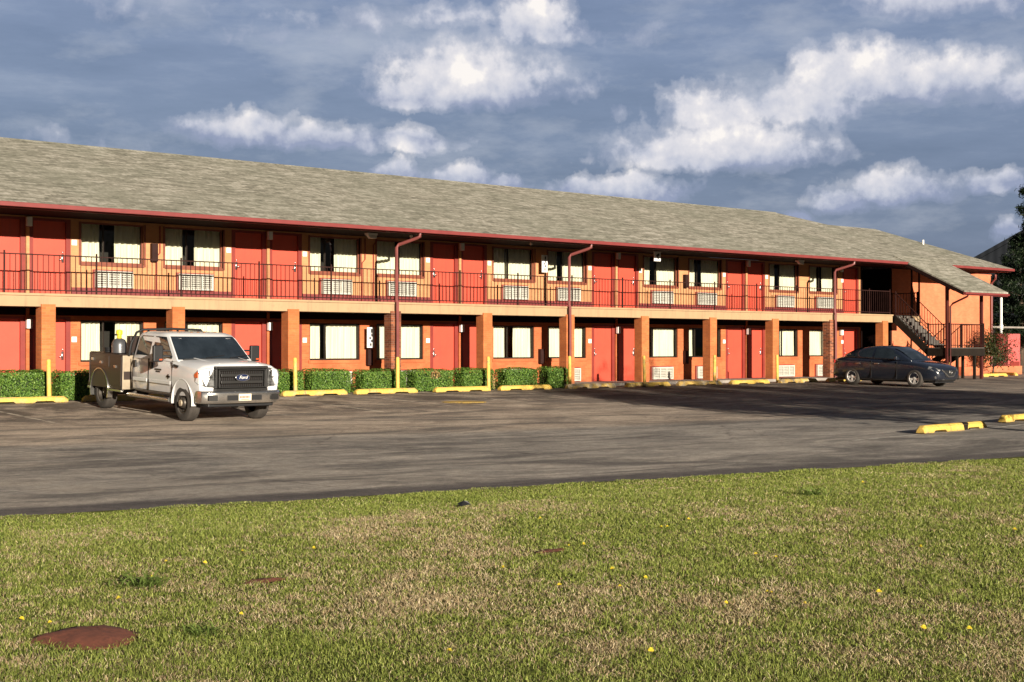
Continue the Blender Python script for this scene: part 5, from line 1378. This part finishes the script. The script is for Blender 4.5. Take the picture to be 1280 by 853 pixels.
# windscreens
for x0, x1, nm in ((1.62,2.44,'windscreen'),(-.56,.22,'rear_window')):
    m = MB(); rr = []
    for i in range(7):
        x = x0+(x1-x0)*i/6; _, zb, wb, zt, wt = gsec(x)
        rr.append([(x, y*wt*.90, zt+.016-.016*abs(y)**2) for y in (-1,-.6,-.2,.2,.6,1)])
    m.loft(rr, closed=False, cap=False); cp(m, nm, M['tint'], smooth=True)
# grille with its V trim and ring emblem
m = MB(); m.prism([(3.585,-.40,.63),(3.60,-.28,.38),(3.60,.28,.38),(3.585,.40,.63)], (.05,0,0)); cgr = cp(m, 'grille', M['black'], bevel=.01)
m = MB(); m.tube([(3.58,-.46,.655),(3.638,-.28,.50),(3.65,-.14,.40),(3.65,.14,.40),(3.638,.28,.50),(3.58,.46,.655)], .024, 8); cp(m, 'grille_trim', M['chrome'], cgr, auto=50)
m = MB(); m.tube([(3.655,.075*math.cos(2*math.pi*i/18),.555+.065*math.sin(2*math.pi*i/18)) for i in range(19)], .012, 6, cap=False); m.box(3.645,3.662,-.09,.09,.54,.57); cp(m, 'emblem', M['chrome'], cgr)
m = MB(); m.prism([(3.50,-.62,.30),(3.62,-.35,.27),(3.62,.35,.27),(3.50,.62,.30),(3.42,.62,.22),(3.42,-.62,.22)], (0,0,.05)); cp(m, 'lower_intake', M['black'], bevel=.01)
for s in (-1,1):
    m = MB(); m.prism([(3.47,s*.70,.40),(3.54,s*.60,.30),(3.50,s*.60,.30),(3.43,s*.70,.40)], (0,s*.015,.02)); cp(m, 'intake_trim', M['chrome'])
def rim_alloy(r, rr, h):
    r.lathe([(rr,-h*.86),(rr-.02,-h*.9),(rr-.028,-h*.55),(rr-.03,h*.2)], axis='y', n=36, cap=False); 
    for i in range(10):
        a = 2*math.pi*i/10+(.13 if i % 2 else -.13); c, s = math.cos(a), math.sin(a); w_ = .021
        px, pz = -s*w_, c*w_
        r.add([(c*.04+px,-h*.62,s*.04+pz),(c*.04-px,-h*.62,s*.04-pz),(c*(rr-.02)-px,-h*.80,s*(rr-.02)-pz),(c*(rr-.02)+px,-h*.80,s*(rr-.02)+pz),
               (c*.04+px,-h*.42,s*.04+pz),(c*.04-px,-h*.42,s*.04-pz),(c*(rr-.02)-px,-h*.6,s*(rr-.02)-pz),(c*(rr-.02)+px,-h*.6,s*(rr-.02)+pz)],
              [(0,1,2,3),(7,6,5,4),(0,4,5,1),(1,5,6,2),(2,6,7,3),(3,7,4,0)])
    r.lathe([(.055,-h*.5),(.055,-h*.70),(.03,-h*.76),(.0,-h*.76)], axis='y', n=14)
for s in (-1,1):
    for x in (0, 2.7):
        wv = wheel('wheel', WR, .205, .215, M['rim_alloy'], car, (x, s*.765, WR), s, rim_alloy)
        m = MB(); m.lathe([(.0,.02),(.19,.02),(.19,.05),(.0,.05)], axis='y', n=20); cp(m, 'brake_disc', M['rim_dark'], wv)
    m = MB(); m.box(-.35,.35,*sorted((s*.45,s*.63)),.66,.72); m.box(2.35,3.05,*sorted((s*.45,s*.63)),.62,.68); cp(m, 'wheel_well', M['black'])
m = MB(); m.box(-.9,3.4,-.6,.6,.17,.26); cp(m, 'underbody', M['black'])
